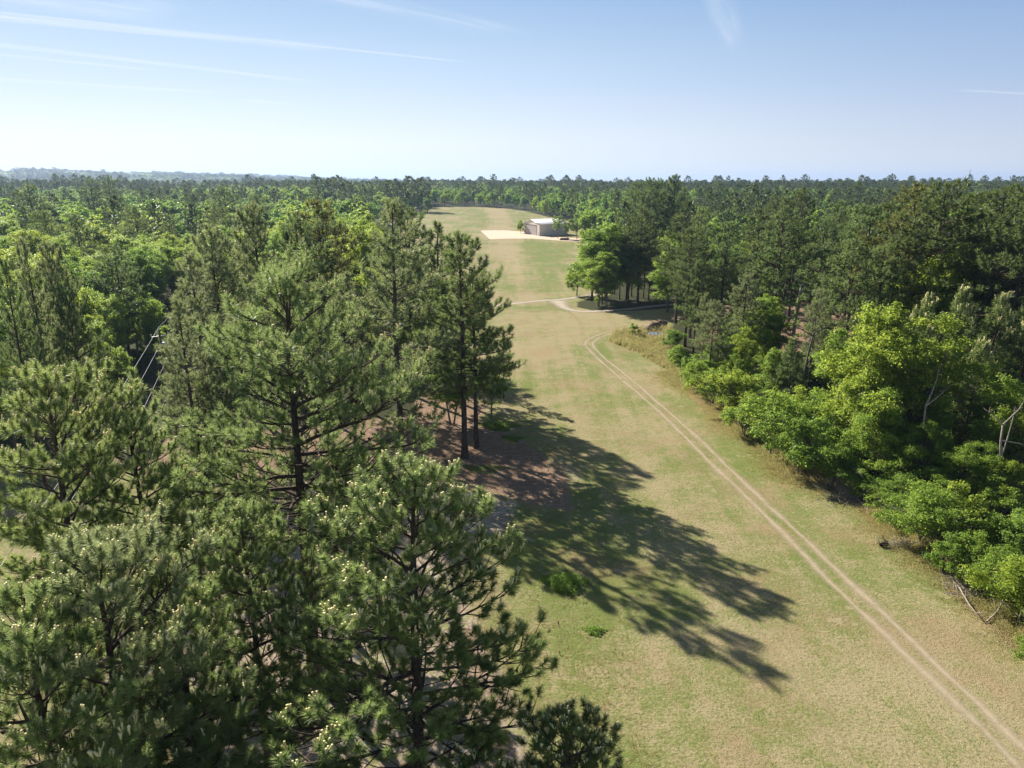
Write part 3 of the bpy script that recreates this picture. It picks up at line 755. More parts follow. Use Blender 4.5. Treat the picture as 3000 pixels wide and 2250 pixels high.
hquad(fm, [(d0, -0.13, DH), (d1, -0.13, DH), (d1, -0.13, DH + .35), (d0, -0.13, DH + .35)])
fm.obj('door_frame', M['dark_trim'], door)
w = MB(); hquad(w, [(FW * .055, -0.12, 0), (FW * .095, -0.12, 0), (FW * .095, -0.12, 2.3), (FW * .055, -0.12, 2.3)]); w.obj('side_door', M['white_paint'], hg)
w = MB(); hquad(w, [(FW * .90, -0.12, 1.1), (FW * .95, -0.12, 1.1), (FW * .95, -0.12, 2.3), (FW * .90, -0.12, 2.3)]); wo_ = w.obj('window', M['glass'], hg)
w = MB()
w.add([hp(FW * u, -0.15, z) for u, z in ((.895, .98), (.955, .98), (.955, 2.42), (.895, 2.42), (.903, 1.12), (.947, 1.12), (.947, 2.28), (.903, 2.28))], [[0, 1, 5, 4], [1, 2, 6, 5], [2, 3, 7, 6], [3, 0, 4, 7]])
w.obj('window_frame', M['white_paint'], wo_)

# ------------------------------------------------------------------ power line
M['pole_wood'] = plain_mat('grey_pole_wood', (0.20, 0.17, 0.14), (0.13, 0.11, 0.09), 3, 0.9)
M['galv'] = plain_mat('galvanised_metal', (0.55, 0.56, 0.58), None, 5, 0.4, 0.5)
M['wire'] = plain_mat('aluminium_wire', (0.55, 0.57, 0.58), None, 5, 0.45, 0.6)
P1 = at(465, 962, 85); LN = Vector((16.3, -48.3, 0)).normalized(); CR = Vector((-LN.y, LN.x, 0))
poles = [P1, P1 + LN * 84, P1 - LN * 60]
def utility_pole(p, label):
    e = empty('utility_pole', (p.x, p.y, hgt(p.x, p.y))); hh = p.z - hgt(p.x, p.y)
    tag(e, label, 'utility pole')
    a = MB(); a.tube([(0, 0, -0.3), (0, 0, hh * .5), (0, 0, hh - 0.15)], [0.19, 0.16, 0.13], 10); a.obj('pole', M['pole_wood'], e, True)
    a = MB(); c = CR * 0.95
    a.tube([(-c.x, -c.y, hh - 1.05), (0, 0, hh - 0.95), (c.x, c.y, hh - 0.85)], 0.05, 4); a.obj('crossarm', M['galv'], e)
    for (q, z) in ((-1, hh - 0.98), (1, hh - 0.78), (0, hh - 0.15)):
        a = MB(); b = CR * 0.95 * q
        a.tube([(b.x, b.y, z), (b.x, b.y, z + .1), (b.x, b.y, z + .12), (b.x, b.y, z + .2), (b.x, b.y, z + .22), (b.x, b.y, z + .3)], [0.03, 0.03, 0.1, 0.06, 0.09, 0.04], 8)
        a.obj('insulator', M['white_paint'], e)
    a = MB(); b = CR * 0.38
    a.tube([(b.x, b.y, hh - 2.6), (b.x, b.y, hh - 1.75)], 0.24, 10); a.obj('transformer', M['galv'], e, True)
    return e
utility_pole(poles[0], 'utility pole with short crossarm at the dark gap between leafy wood and pines')
utility_pole(poles[1], 'utility pole at the near end of the power lines, behind the nearest pines')
utility_pole(poles[2], 'utility pole at the far end of the power lines, inside the leafy wood')
def wire(off, dz, label):
    a = MB()
    for A, B in ((poles[0], poles[1]), (poles[2], poles[0])):
        A = A + CR * off + Vector((0, 0, dz)); B = B + CR * off + Vector((0, 0, dz))
        t = np.linspace(0, 1, 30)[:, None]
        pts = np.array(A) * (1 - t) + np.array(B) * t; pts[:, 2] -= (4 * t * (1 - t) * 0.8)[:, 0]
        a.tube(pts, 0.015, 4, False)
    tag(a.obj('power_line', M['wire']), label, 'power line', 'power lines along the wooded cut')
wire(0, 0.12, 'upper pale power line running from the pole top down to the left')
wire(-0.0, -1.85, 'lower pale power line running beside the upper one from the same pole')
wire(0.95, -2.9, 'lowest thin power line, glimpsed at the edge of the big pine')

# ------------------------------------------------------------------ windsock, radio mast
wx, wy = -62.0, 395.0; wz = hgt(wx, wy)
wt = at(1132, 611, wy)
ws = empty('windsock', (wt.x, wy, wz)); tag(ws, 'orange windsock hanging from its pole at the left of the grass runway', 'windsock')
hh = wt.z - wz
a = MB(); a.tube([(0, 0, 0), (0, 0, hh)], [0.09, 0.07], 6); a.obj('pole', M['white_paint'], ws)
a = MB(); a.tube([(0.1, 0, hh - 0.1), (0.45, 0, hh - 0.6), (0.6, 0.1, hh - 2.2), (0.62, 0.1, hh - 4.2)], [0.5, 0.52, 0.45, 0.3], 10, False)
a.obj('sock', plain_mat('orange_cloth', (0.85, 0.12, 0.03), None, 3, 0.7), ws, True)
ra = at(2843, 497, 1500); rx_, rz_ = ra.x, hgt(ra.x, 1500)
rm = empty('radio_mast', (ra.x, 1500, rz_)); tag(rm, 'thin lattice radio mast rising above the far trees on the right', 'radio mast')
a = MB(); hh = ra.z - rz_; 
for q in range(3):
    an = q * 2.094; a.tube([(0.5 * math.cos(an), 0.5 * math.sin(an), 0), (0.5 * math.cos(an), 0.5 * math.sin(an), hh)], 0.09, 4)
for z in np.arange(0, hh - 1, 1.4):
    for q in range(3):
        an, bn_ = q * 2.094, (q + 1) * 2.094
        a.tube([(0.5 * math.cos(an), 0.5 * math.sin(an), z), (0.5 * math.cos(bn_), 0.5 * math.sin(bn_), z + 1.4)], 0.05, 3, False)
a.obj('lattice', M['dark_trim'], rm)
for z in (hh - 1, hh - 4, hh - 7.5):
    a = MB(); a.tube([(-1.2, 0, z), (1.2, 0, z)], 0.12, 4); a.tube([(-1.1, 0, z - 1), (-1.1, 0, z + 1)], 0.14, 4); a.tube([(1.1, 0, z - 1), (1.1, 0, z + 1)], 0.14, 4); a.obj('antenna', M['dark_trim'], rm)
# ------------------------------------------------------------------ foreground pines
F = [('big', 820, 790, 38, 'mid green', 'tall spreading pine with dark cone clusters, tallest of the foreground pines'),
     ('pn0', 1190, 1362, 27, 'mid green', 'pine with pale candles at the bottom centre, in front of the tree shadows'),
     ('pn1', 700, 1470, 30, 'mid green', 'pale-candled pine between the spreading pine and the bottom left corner'),
     ('pn2', 250, 1590, 21, 'grey-green', 'nearest pine of the bottom left corner, with long silvery needles'),
     ('pn3', 480, 1640, 24, 'mid green', 'pine low in the bottom left, just right of the nearest one'),
     ('pn0', 40, 1740, 19, 'mid green', 'pine cut by the left edge in the bottom left corner'),
     ('pn2', 110, 1095, 33, 'bright green', 'pine with sunlit rounded top at the left edge, under the leafy wood'),
     ('pn1', 370, 1140, 38, 'mid green', 'pine just below the power lines, with a sloping sunlit top'),
     ('pn3', 580, 1260, 40, 'mid green', 'low pine between the power lines and the spreading pine trunk'),
     ('pn4', 1010, 1330, 41, 'bright green', 'small sunlit pine at the foot of the single bare trunk'),
     ('pn1', 1660, 2110, 21, 'dark green', 'shaded pine top cut by the bottom edge, right of the candled pine'),
     ]
def put_front(k, px, py, Y, tone, lab):
    p = at(px, py, Y)
    return put_tree(k, p.x, Y, p.z, tone, lab, wide={1362: 1.2, 2110: 1.3}.get(py, 1.0))
for k, px, py, Y, tone, lab in F:
    put_front(k, px, py, Y, tone, lab)

# ------------------------------------------------------------------ pine grove behind them
G = [('pm0', 1362, 1340, 685, 'mid green', 'tall pine with dark bare trunk at the shadow root beside the open field', 1.0),
     ('pm1', 1395, 1312, 800, 'mid green', 'shorter pine with its crown leaning to the field, twin of the tall dark one', 1.0),
     ('pm2', 1180, 1372, 590, 'grey-green', 'tall slim pine with a long straight grey trunk in the middle of the grove', 1.0),
     ('pm3', 1208, 1160, 610, 'deep green', 'dark pine standing behind the slim grey trunk', 1.0),
     ('pm4', 1293, 1160, 650, 'mid green', 'pine behind the tall dark pine at the edge of the field', 1.0)]
for k, px, py, ty, tone, lab, w in G:
    base_tree(k, px, py, ty, tone, lab, wide=w * 1.12)
G2 = [('pm0', 735, 600, 84, 'grey-green', 'silvery pine top left of the tall spreading pine', 0.85),
      ('pm1', 610, 665, 78, 'grey-green', 'broad silvery pine beside the dark gap in the wood', 0.85),
      ('pm2', 560, 740, 68, 'grey-green', 'silvery pine overhanging the utility pole', 1.0),
      ('pm4', 520, 880, 60, 'grey-green', 'lower silvery pine in front of the utility pole', 1.0),
      ('pd1', 930, 585, 100, 'brownish green', 'brownish pine crown behind the grove, left of the orange windsock', 1.0),
      ('pm3', 860, 640, 92, 'deep green', 'dark pine between the silvery pines and the brownish crown', 1.0),
      ('pm4', 1010, 800, 74, 'grey-green', 'thin silvery pine just left of the slim grey trunk', 1.0),
      ('pm0', 1475, 985, 98, 'deep green', 'low dark pine whose boughs reach over the field edge', 0.9),
      ('pm2', 62, 700, 66, 'grey-green', 'slender pine at the left edge, first of the slender stand', 0.6),
      ('pm0', 140, 712, 70, 'grey-green', 'tallest slender pine of the stand by the left edge', 0.6),
      ('pm4', 5, 760, 62, 'deep green', 'slender pine cut by the left edge of the wood', 0.6),
      ('pm3', 190, 830, 68, 'deep green', 'shorter slender pine against the leafy wood', 0.6),
      ('pm2', 640, 960, 62, 'mid green', 'pine behind the left boughs of the spreading pine', 0.9)]
for k, px, py, Y, tone, lab, w in G2:
    top_tree(k, px, py, Y, tone, lab, wide=w)
base_tree('bm2', 405, 1040, 850, 'mid green', 'leafy tree closing the dark gap behind the utility pole', 'leafy_tree')
base_tree('bm4', 350, 1075, 900, 'deep green', 'shaded leafy tree left of the power lines at the dark gap', 'leafy_tree')
base_tree('bn1', 1325, 1240, 985, 'mid green', 'small multi-stemmed leafy tree under the pines beside the field', 'leafy_tree')
base_tree('bn3', 1440, 1225, 1060, 'deep green', 'low leafy tree in the shade at the grove edge', 'leafy_tree')
top_tree('bm2', 1060, 640, 150, 'yellow-green', 'yellow-green leafy tree showing between the grove tops', 'leafy_tree')
top_tree('bm0', 1130, 700, 125, 'yellow-green', 'yellow-green tree behind the slim pine, lit through its leaves', 'leafy_tree')
top_tree('bm1', 1230, 780, 115, 'bright green', 'bright leafy tree low behind the grove', 'leafy_tree')

# ------------------------------------------------------------------ island of trees at the road bend
I = [('bn1', 1752, 897, 735, 'bright green', 'round bright green tree at the gravel road bend', 'leafy_tree', 1.2),
     ('bm3', 1775, 880, 640, 'mid green', 'tall leafy tree behind the round one at the road bend', 'leafy_tree', 1.25),
     ('bn0', 1690, 866, 765, 'bright green', 'leafy tree leaning over the airfield grass from the road bend', 'leafy_tree', 1.15),
     ('pd0', 1868, 884, 612, 'dark green', 'dark pine, tallest of the island at the road bend', 'pine_tree', 1.0),
     ('pd2', 1900, 880, 650, 'dark green', 'dark pine right of the tallest one in the island', 'pine_tree', 0.8),
     ('pm4', 1835, 878, 640, 'dark green', 'dark pine left of the tallest one in the island', 'pine_tree', 1.1),
     ('bm4', 1955, 915, 725, 'bright green', 'bright feathery tree standing right of the road island', 'leafy_tree', 1.25)]
for k, px, py, ty, tone, lab, nm, w in I: base_tree(k, px, py, ty, tone, lab, nm, wide=w)
for q, (px, py, ty) in enumerate([(1815, 878, 690), (1850, 868, 660), (1885, 872, 690), (1915, 868, 700), (1775, 868, 680), (1800, 862, 670), (1870, 862, 650)]):
    base_tree(['pd1', 'pm0', 'pd3'][q % 3], px, py, ty, 'dark green', 'slim dark tree packed inside the island at the road bend', group='slim trees inside the road island', wide=0.75)

# ------------------------------------------------------------------ right-hand pines and leafy trees, one by one
Rr = [('pd0', 2300, 605, 116, 'deep green', 'tall pine with an open forked crown and bare leaning trunk, mid right', 'pine_tree', 1.0),
      ('pd2', 2130, 655, 125, 'deep green', 'pine left of the forked one, above the bright shrubs', 'pine_tree', 1.0),
      ('pd4', 2050, 760, 120, 'mid green', 'lower pine at the corner of the right wood, over the rocks', 'pine_tree', 0.9),
      ('pd1', 2190, 800, 110, 'grey-green', 'grey-green pine in the gap before the clay patch', 'pine_tree', 0.9),
      ('pd3', 2420, 640, 130, 'deep green', 'pine right of the forked one', 'pine_tree', 1.0),
      ('pd1', 2560, 600, 108, 'deep green', 'broad pine over the bright leafy trees', 'pine_tree', 1.05),
      ('pd4', 2500, 700, 96, 'mid green', 'pine with long bare limbs in front of the broad one', 'pine_tree', 1.0),
      ('pd2', 2400, 850, 92, 'grey-green', 'sparse low pine near the half hidden van', 'pine_tree', 0.8),
      ('pd0', 2690, 545, 100, 'brownish green', 'brownish pine of the high dark row', 'pine_tree', 1.05),
      ('pd3', 2780, 535, 92, 'dark green', 'tallest dark pine of the high right row', 'pine_tree', 1.1),
      ('pd1', 2880, 560, 98, 'dark green', 'dark pine below the radio mast', 'pine_tree', 1.05),
      ('pd2', 2960, 550, 90, 'dark green', 'dark pine near the right edge, under the mast side', 'pine_tree', 1.1),
      ('pd0', 3040, 540, 84, 'dark green', 'dark pine cut by the right edge', 'pine_tree', 1.1),
      ('pd4', 2620, 590, 112, 'dark green', 'dark pine behind the brownish one', 'pine_tree', 1.0),
      ('pd3', 2350, 560, 150, 'dark green', 'dark rounded pine above the forked one', 'pine_tree', 1.0),
      ('pd1', 2230, 610, 150, 'dark green', 'dark pine left behind the forked one', 'pine_tree', 1.0),
      ('pd2', 2460, 590, 140, 'deep green', 'narrow dark pine in the middle of the right wood', 'pine_tree', 1.0),
      ('pm1', 2095, 880, 100, 'grey-green', 'young grey-green pine at the corner shrubs', 'pine_tree', 1.0),
      ('pd0', 2030, 905, 112, 'deep green', 'small pine right above the rocks', 'pine_tree', 0.8),
      ('bm1', 2790, 700, 92, 'yellow-green', 'yellow-green leafy tree lit among the dark right pines', 'leafy_tree', 0.8)]
E = [('py0', 2270, 1230, 1000, 'deep green', 'dark young pine between the bright shrubs', 'pine_tree', 1.1),
     ('py1', 2620, 1290, 880, 'mid green', 'upright young pine, left one of the dense young stand', 'pine_tree', 0.9),
     ('py0', 2710, 1300, 850, 'mid green', 'upright young pine in the middle of the young stand', 'pine_tree', 0.9),
     ('py2', 2815, 1310, 868, 'mid green', 'upright young pine beside the dead forked snag', 'pine_tree', 0.9),
     ('py1', 2910, 1330, 880, 'mid green', 'upright young pine right of the snag top', 'pine_tree', 0.9),
     ('py0', 3000, 1350, 900, 'mid green', 'upright young pine at the right edge', 'pine_tree', 0.9),
     ('py2', 2770, 1400, 1010, 'mid green', 'fine-needled young pine behind the bare forked tree', 'pine_tree', 1.0),
     ('py1', 2680, 1370, 1120, 'mid green', 'low fine-needled young pine over the bright bushes', 'pine_tree', 1.0),
     ('py0', 2970, 1430, 1060, 'mid green', 'young pine behind the grey leaning tree', 'pine_tree', 1.0),
     ('bn0', 2490, 1370, 850, 'yellow-green', 'tall yellow-green tree in the middle of the right wood edge', 'leafy_tree', 0.85),
     ('bn1', 2590, 1400, 905, 'yellow-green', 'broad bright tree right of the tall yellow-green one', 'leafy_tree', 0.85),
     ('bn2', 2410, 1290, 960, 'bright green', 'bright leafy tree left of the tall yellow-green one', 'leafy_tree', 0.9),
     ('bn0', 2290, 1290, 1150, 'bright green', 'low leafy tree beside the leaning dead trunk', 'leafy_tree', 1.1),
     ('bn1', 2520, 1420, 1120, 'bright green', 'leafy tree spreading over the path side bushes', 'leafy_tree', 1.0),
     ('bn2', 2650, 1470, 1230, 'bright green', 'leafy tree above the brush pile', 'leafy_tree', 1.1),
     ('bn2', 2200, 1110, 890, 'bright green', 'slim bright tree beside the clay patch', 'leafy_tree', 0.8),
     ('bn3', 2950, 1500, 1110, 'yellow-green', 'pale leafy crown on a bare grey stem near the right edge', 'leafy_tree', 1.0),
     ('bn0', 2225, 1200, 1010, 'bright green', 'bright bush-like tree under the forked pine', 'leafy_tree', 1.0),
     ('bn2', 2120, 1180, 1035, 'bright green', 'bright small tree at the start of the shrub row', 'leafy_tree', 1.0),
     ('pd4', 1995, 985, 770, 'deep green', 'pine just right of the rocks at the corner of the wood', 'pine_tree', 0.8),
     ('pd0', 2045, 955, 745, 'mid green', 'pine between the bright feathery tree and the clay patch', 'pine_tree', 0.9),
     ('pm0', 2030, 1060, 860, 'grey-green', 'young grey-green pine over the far start of the shrub row', 'pine_tree', 0.9),
     ('bn2', 1990, 930, 800, 'mid green', 'leafy tree hugging the right side of the feathery tree', 'leafy_tree', 1.1),
     ('bn1', 2070, 1130, 985, 'mid green', 'dense low tree over the far end of the shrub row', 'leafy_tree', 1.1),
     ('bn1', 2780, 1520, 1290, 'bright green', 'leafy tree above the shrubs by the charred stump', 'leafy_tree', 1.0),
     ('bn0', 2890, 1560, 1340, 'yellow-green', 'leafy tree behind the low shrubs near the lower right', 'leafy_tree', 1.0)]
for k, px, py, ty, tone, lab, nm, w in E:
    o = base_tree(k, px, py, ty, tone, lab, nm, wide=w); o.location.x += 1.8; o.location.y += 0.8
for k, px, py, Y, tone, lab, nm, w in Rr:
    top_tree(k, px, py, Y, tone, lab, nm, wide=w)

# shrubs along the right edge of the track, (foot px, foot py, top py, tone)
S = [(2030, 1150, 1045, 'bright green', 'rounded bright shrub at the far start of the shrub row'),
     (2140, 1235, 1085, 'yellow-green', 'bright shrub below the dark young pine'),
     (2215, 1220, 1100, 'bright green', 'shrub leaning out of the shade behind the row'),
     (2250, 1330, 1145, 'bright green', 'tall bright shrub standing in the middle of the shrub row'),
     (2330, 1390, 1190, 'mid green', 'broad dark-hearted shrub by the row of dry stalks'),
     (2370, 1330, 1170, 'bright green', 'shrub at the foot of the leaning dead trunk'),
     (2480, 1400, 1260, 'bright green', 'shrub tucked behind the dry stalks'),
     (2640, 1500, 1390, 'yellow-green', 'yellowish shrub right behind the brush pile'),
     (2600, 1450, 1290, 'bright green', 'loose shrub above the brush pile'),
     (2700, 1610, 1430, 'bright green', 'large bright shrub beside the charred stump'),
     (2790, 1600, 1420, 'yellow-green', 'yellow-tipped shrub right of the stump'),
     (2830, 1700, 1560, 'bright green', 'low bright shrub above the fallen branches'),
     (2960, 1640, 1480, 'bright green', 'bright shrub cut by the right edge, upper one'),
     (2980, 1830, 1640, 'yellow-green', 'bright shrub cut by the right edge, lower one'),
     (2900, 1560, 1400, 'bright green', 'shrub at the foot of the grey leaning tree'),
     (3010, 1960, 1860, 'bright green', 'small shrub at the lower right edge of the wood'),
     (2550, 1480, 1390, 'mid green', 'small weedy shrub left of the brush pile'),
     (2430, 1425, 1300, 'bright green', 'rounded shrub filling the row right of the dry stalks'),
     (2300, 1300, 1130, 'yellow-green', 'yellowish shrub in the row, left of the broad dark-hearted one'),
     (2080, 1190, 1080, 'bright green', 'small bright shrub second from the far start of the row'),
     (2180, 1280, 1150, 'bright green', 'low front shrub in the far half of the row'),
     (2620, 1545, 1450, 'mid green', 'low shrub between the brush pile and the charred stump'),
     (2760, 1690, 1570, 'bright green', 'low shrub right below the charred stump'),
     (2900, 1760, 1610, 'bright green', 'shrub behind the long fallen branch'),
     (1985, 1078, 1000, 'mid green', 'shrub at the right end of the weed patch'),
     (1975, 1025, 965, 'deep green', 'dark shrub between the weed patch and the pines'),
     (1855, 985, 945, 'bright green', 'small round shrub in the weeds beside the rocks')]
for q, (px, py, ty, tone, lab) in enumerate(S):
    if q % 5 == 2: tone = 'mid green'
    o = base_tree('sh%d' % (q % 4), px, py, ty, tone, lab, 'shrub', 'shrub', wide=[0.9, 1.0, 0.9, 0.95][q % 4])
    if px > 1990: o.location.x += 0.3; o.location.y += 0.2

for q, (px, py, ty, tone, lab) in enumerate([(1525, 683, 643, 'bright green', 'small round tree at the left front corner of the hangar'), (1634, 699, 628, 'mid green', 'small tree standing alone in front of the hangar side wall'),
        (1662, 701, 648, 'mid green', 'low tree right beside the lone one at the hangar side wall'), (1690, 700, 622, 'deep green', 'dark tree at the rear end of the hangar'), (1715, 704, 640, 'bright green', 'bright tree at the edge of the grass right of the hangar')]):
    base_tree(['bm0', 'bn3', 'bn3', 'bm3', 'bm4'][q], px, py, ty, tone, lab, 'leafy_tree', wide=[1.0, .85, .9, 1.05, 1.05][q])
for q, (px, Y_, ty) in enumerate([(1115, 610, 548), (1138, 600, 540), (1160, 615, 536), (1178, 606, 546), (1196, 620, 528), (1214, 604, 538), (1232, 612, 532), (1250, 600, 548), (1088, 620, 556), (1060, 600, 552), (1025, 610, 545), (990, 600, 526), (960, 590, 534), (928, 600, 530)]):
    top_tree('pf%d' % (q % 3), px, ty - 10, Y_ - 20, ['deep green', 'dark green'][q % 2], 'tall pine in the bluish row closing the far left end of the grass runway', group='tall pines at the far left end of the runway', wide=1.4)
for q in range(16):
    top_tree('bf%d' % (q % 4), 905 + q * 23, [572, 580, 566, 576][q % 4], 560 + (q * 7) % 25, 'deep green', 'rounded leafy tree at the foot of the bluish pine row closing the runway', 'leafy_tree', group='leafy trees below the far pine row', wide=1.1)
for q, (px, ty, lab) in enumerate([(1978, 513, 'tallest emergent pine on the skyline right of the road island'), (1935, 528, 'skyline pine just left of the tallest one'), (1905, 522, 'skyline pine second left of the tallest one'), (1862, 534, 'round-topped skyline pine above the hangar side'), (2008, 548, 'lower skyline pine just right of the tallest one'), (2105, 532, 'single thin pine on the skyline above the right wood'), (2518, 528, 'single pine on the skyline left of the dark high row')]):
    top_tree(['pm0', 'pm3', 'pm1', 'pd0', 'pm2', 'pm3', 'pm1'][q], px, ty, [265, 270, 262, 280, 255, 520, 500][q], 'deep green', lab, back=0)
for q, (px, ty, Y_, lab) in enumerate([(80, 540, 260, 'dark rounded pine standing above the leafy canopy at far left'), (262, 524, 380, 'dark leaning pine clump on the left skyline, left one'), (312, 514, 400, 'dark pine on the left skyline, taller right one'), (655, 545, 300, 'dark pine standing out of the leafy canopy above the silvery pines'), (745, 570, 270, 'small dark pine above the silvery pine tops')]):
    top_tree('pd%d' % (q % 5), px, ty, Y_, 'deep green', lab, wide=1.2)

# ------------------------------------------------------------------ dead trees, brush, stump, fallen wood
def dead_tree(name, label, Y, stem, limbs, r0, r1, mat='dead', cat='dead tree', foot=None, vine=None):
    """stem and limbs are photo pixels, read at distance Y"""
    Y = gnd(*Y)[1]
    pts = [at(px, py, Y) for px, py in stem]
    root = empty(name, (pts[0].x, pts[0].y, hgt(pts[0].x, pts[0].y))); o = root.location.copy()
    pts = [p - o for p in pts]
    if foot is None: pts.insert(0, Vector((pts[0].x * 1.0, pts[0].y, -0.2)))
    w = MB(); w.tube([tuple(p) for p in pts], np.linspace(r0, r1, len(pts)), 8); w.obj('trunk', M[mat], root, True)
    rr = random.Random(len(limbs) * 7 + int(Y))
    r1 = r1 * 1.0
    for lm in limbs:
        q = [at(px, py, Y + dy) - o for px, py, dy in lm]
        w = MB(); L = len(q); w.tube([tuple(p) for p in q], np.linspace(r1 * 0.8 + 0.02, 0.012, L), 6)
        for k in range(3):
            p = q[-1] * 0.5 + q[-2] * 0.5; e = p + Vector((rr.uniform(-.5, .5), rr.uniform(-.5, .5), rr.uniform(.1, .7)))
            w.tube([tuple(p), tuple(e)], [0.02, 0.006], 4)
        w.obj('limb', M[mat], root, True)
    if vine:
        rng = np.random.default_rng(4); n = 900
        a = [at(px, py, Y) - o for px, py in vine]; A = np.array([tuple(p) for p in a]); t = rng.uniform(0, len(A) - 1.001, n); i = t.astype(int); f = (t - i)[:, None]
        P_ = A[i] * (1 - f) + A[i + 1] * f + unit(rng.normal(size=(n, 3))) * rng.uniform(0.12, 0.42, n)[:, None]
        v = MB(); v.add(*leaf_quads(rng, P_, unit(rng.normal(size=(n, 3))), rng.random(n), 0.2)); link('ivy', v.mesh('ivy', M['leaf']), root, TONE['yellow-green'])
    return tag(root, label, cat)
dead_tree('snag', 'broken bare trunk wrapped in pale green ivy, mid right', (2318, 1110), [(2318, 1060), (2324, 985), (2331, 930), (2340, 880), (2349, 832)], [[(2322, 985, 0), (2300, 975, -1), (2285, 965, -1)], [(2322, 1030, 0), (2338, 1040, -.5), (2342, 1055, -.8)]], 0.34, 0.17, vine=[(2330, 930), (2338, 895), (2345, 865)])
dead_tree('leaning_trunk', 'grey leaning trunk with bare side limbs standing above the shrub row', (2330, 1215), [(2337, 1175), (2350, 1120), (2362, 1068), (2372, 1020), (2384, 975)], [[(2360, 1070, 0), (2385, 1045, -.5), (2420, 1048, -1), (2455, 1060, -1.3)], [(2352, 1110, 0), (2335, 1095, -.5), (2322, 1088, -.8)], [(2384, 975, 0), (2440, 950, .4), (2462, 928, .8)], [(2384, 985, 0), (2330, 955, .4), (2300, 935, .8)]], 0.24, 0.10, 'bark_grey')
top_tree('py2', 2420, 915, 100, 'mid green', 'sparse pine tuft of boughs at the top of the leaning grey trunk', wide=1.0, back=0)
dead_tree('forked_dead_tree', 'bare forked dead tree rising from bright bushes right of centre', (2690, 1440), [(2690, 1400), (2698, 1330), (2706, 1240), (2712, 1190)], [[(2712, 1190, 0), (2730, 1150, .3), (2745, 1110, .5), (2752, 1070, .6)], [(2712, 1190, 0), (2745, 1165, -.3), (2782, 1132, -.6)], [(2706, 1238, 0), (2680, 1262, -.2), (2662, 1290, -.4)], [(2704, 1275, 0), (2725, 1280, -.2), (2742, 1284, -.3)]], 0.16, 0.08)
dead_tree('grey_leaning_tree', 'tall thin grey stem forking upward, nearest the right edge', (2905, 1530), [(2912, 1485), (2922, 1420), (2930, 1350), (2932, 1290), (2938, 1245)], [[(2930, 1350, 0), (2950, 1290, .2), (2968, 1225, .4), (2975, 1190, .5)], [(2938, 1245, 0), (2915, 1220, .2), (2880, 1195, .5)], [(2938, 1245, 0), (2985, 1200, .2), (3010, 1160, .5)], [(2932, 1290, 0), (2990, 1300, -.2), (3020, 1312, -.3)]], 0.15, 0.07)
dead_tree('dead_snag', 'pale dead snag with twisted forks beside the young pines', (2860, 1290), [(2875, 1130), (2885, 1090), (2900, 1050), (2915, 1015)], [[(2915, 1015, 0), (2940, 985, .2), (2966, 958, .4)], [(2915, 1015, 0), (2918, 990, .1), (2930, 965, .2)], [(2888, 1085, 0), (2878, 1070, 0), (2872, 1050, 0)]], 0.13, 0.06)
dead_tree('bare_pine', 'bare lower trunk with broken stubs beside the clay patch', (2280, 1030), [(2280, 1010), (2290, 900), (2310, 800)], [[(2300, 850, 0), (2360, 800, .5), (2395, 780, .8)], [(2305, 830, 0), (2260, 790, .4), (2225, 765, .8)]], 0.3, 0.2, 'bark')

def brush(label, px, py, rx, ry, n, seed, name='brush_pile'):
    x, y = gnd(px, py); rng = random.Random(seed); root = empty(name, (x, y, 0)); m = MB()
    for k in range(n):
        a = rng.uniform(0, 6.28); r = abs(rng.gauss(0, .5)); p = Vector((rx * r * math.cos(a), ry * r * math.sin(a), rng.uniform(0.0, 0.7) * max(0, 1 - r)))
        L = rng.uniform(0.5, 2.0); d = Vector((rng.gauss(0, 1), rng.gauss(0, 1), rng.gauss(0.15, .3))).normalized()
        q = p + d * L * .5 + Vector((rng.uniform(-.1, .1),) * 3); e = q + (d + Vector((rng.gauss(0, .3), rng.gauss(0, .3), rng.gauss(0, .3)))) * L * .5
        e.z = max(e.z, .02)
        m.tube([tuple(p), tuple(q), tuple(e)], [rng.uniform(.012, .04), .012, .005], 4)
    o = m.mesh('dead_branches', M['dead']); tag(link('dead_branches', o, root), kind='stuff')
    return tag(root, label, 'brush')
brush('tangled pile of grey dead branches at the edge of the grass below the leafy trees', 2500, 1462, 3.0, 2.4, 320, 3)
brush('scattered dead twigs just above the tangled brush pile', 2440, 1430, 2.0, 1.3, 110, 4)
brush('heap of brown brush at the lower right edge of the wood', 2850, 1730, 2.6, 2.0, 240, 5)
brush('thin litter of dead twigs near the charred stump', 2640, 1600, 2.5, 1.0, 90, 6)
def log(name, label, a, b, r0, r1, mat, cat, z0=0.12, z1=0.25, twigs=3):
    xa, ya = gnd(*a); xb, yb = gnd(*b); root = empty(name, (xa, ya, 0)); m = MB(); rng = random.Random(int(xa * 13))
    d = Vector((xb - xa, yb - ya, 0))
    pts = [Vector((0, 0, z0)), d * .35 + Vector((.1, .05, z0 + .1)), d * .7 + Vector((-.1, .05, z1)), d + Vector((0, 0, z1))]
    m.tube([tuple(p) for p in pts], np.linspace(r0, r1, 4), 7)
    m.obj('log', M[mat], root, True)
    for k in range(twigs):
        t = rng.uniform(.3, .9); p = d * t + Vector((0, 0, z0 + .1)); e = p + Vector((rng.uniform(-1, 1), rng.uniform(-1, 1), rng.uniform(.3, 1.0)))
        w = MB(); w.tube([tuple(p), tuple(e)], [r1, .01], 5); w.obj('side_branch', M[mat], root, True)
    return tag(root, label, cat)
log('fallen_branch', 'long pale fallen branch lying down the slope at the lower right wood edge', (2778, 1690), (2872, 1822), 0.07, 0.035, 'dead', 'branch')
log('fallen_branch', 'fallen forked branch pointing up right beside the long pale one', (2890, 1825), (2965, 1760), 0.06, 0.02, 'dead', 'branch', z1=.9)
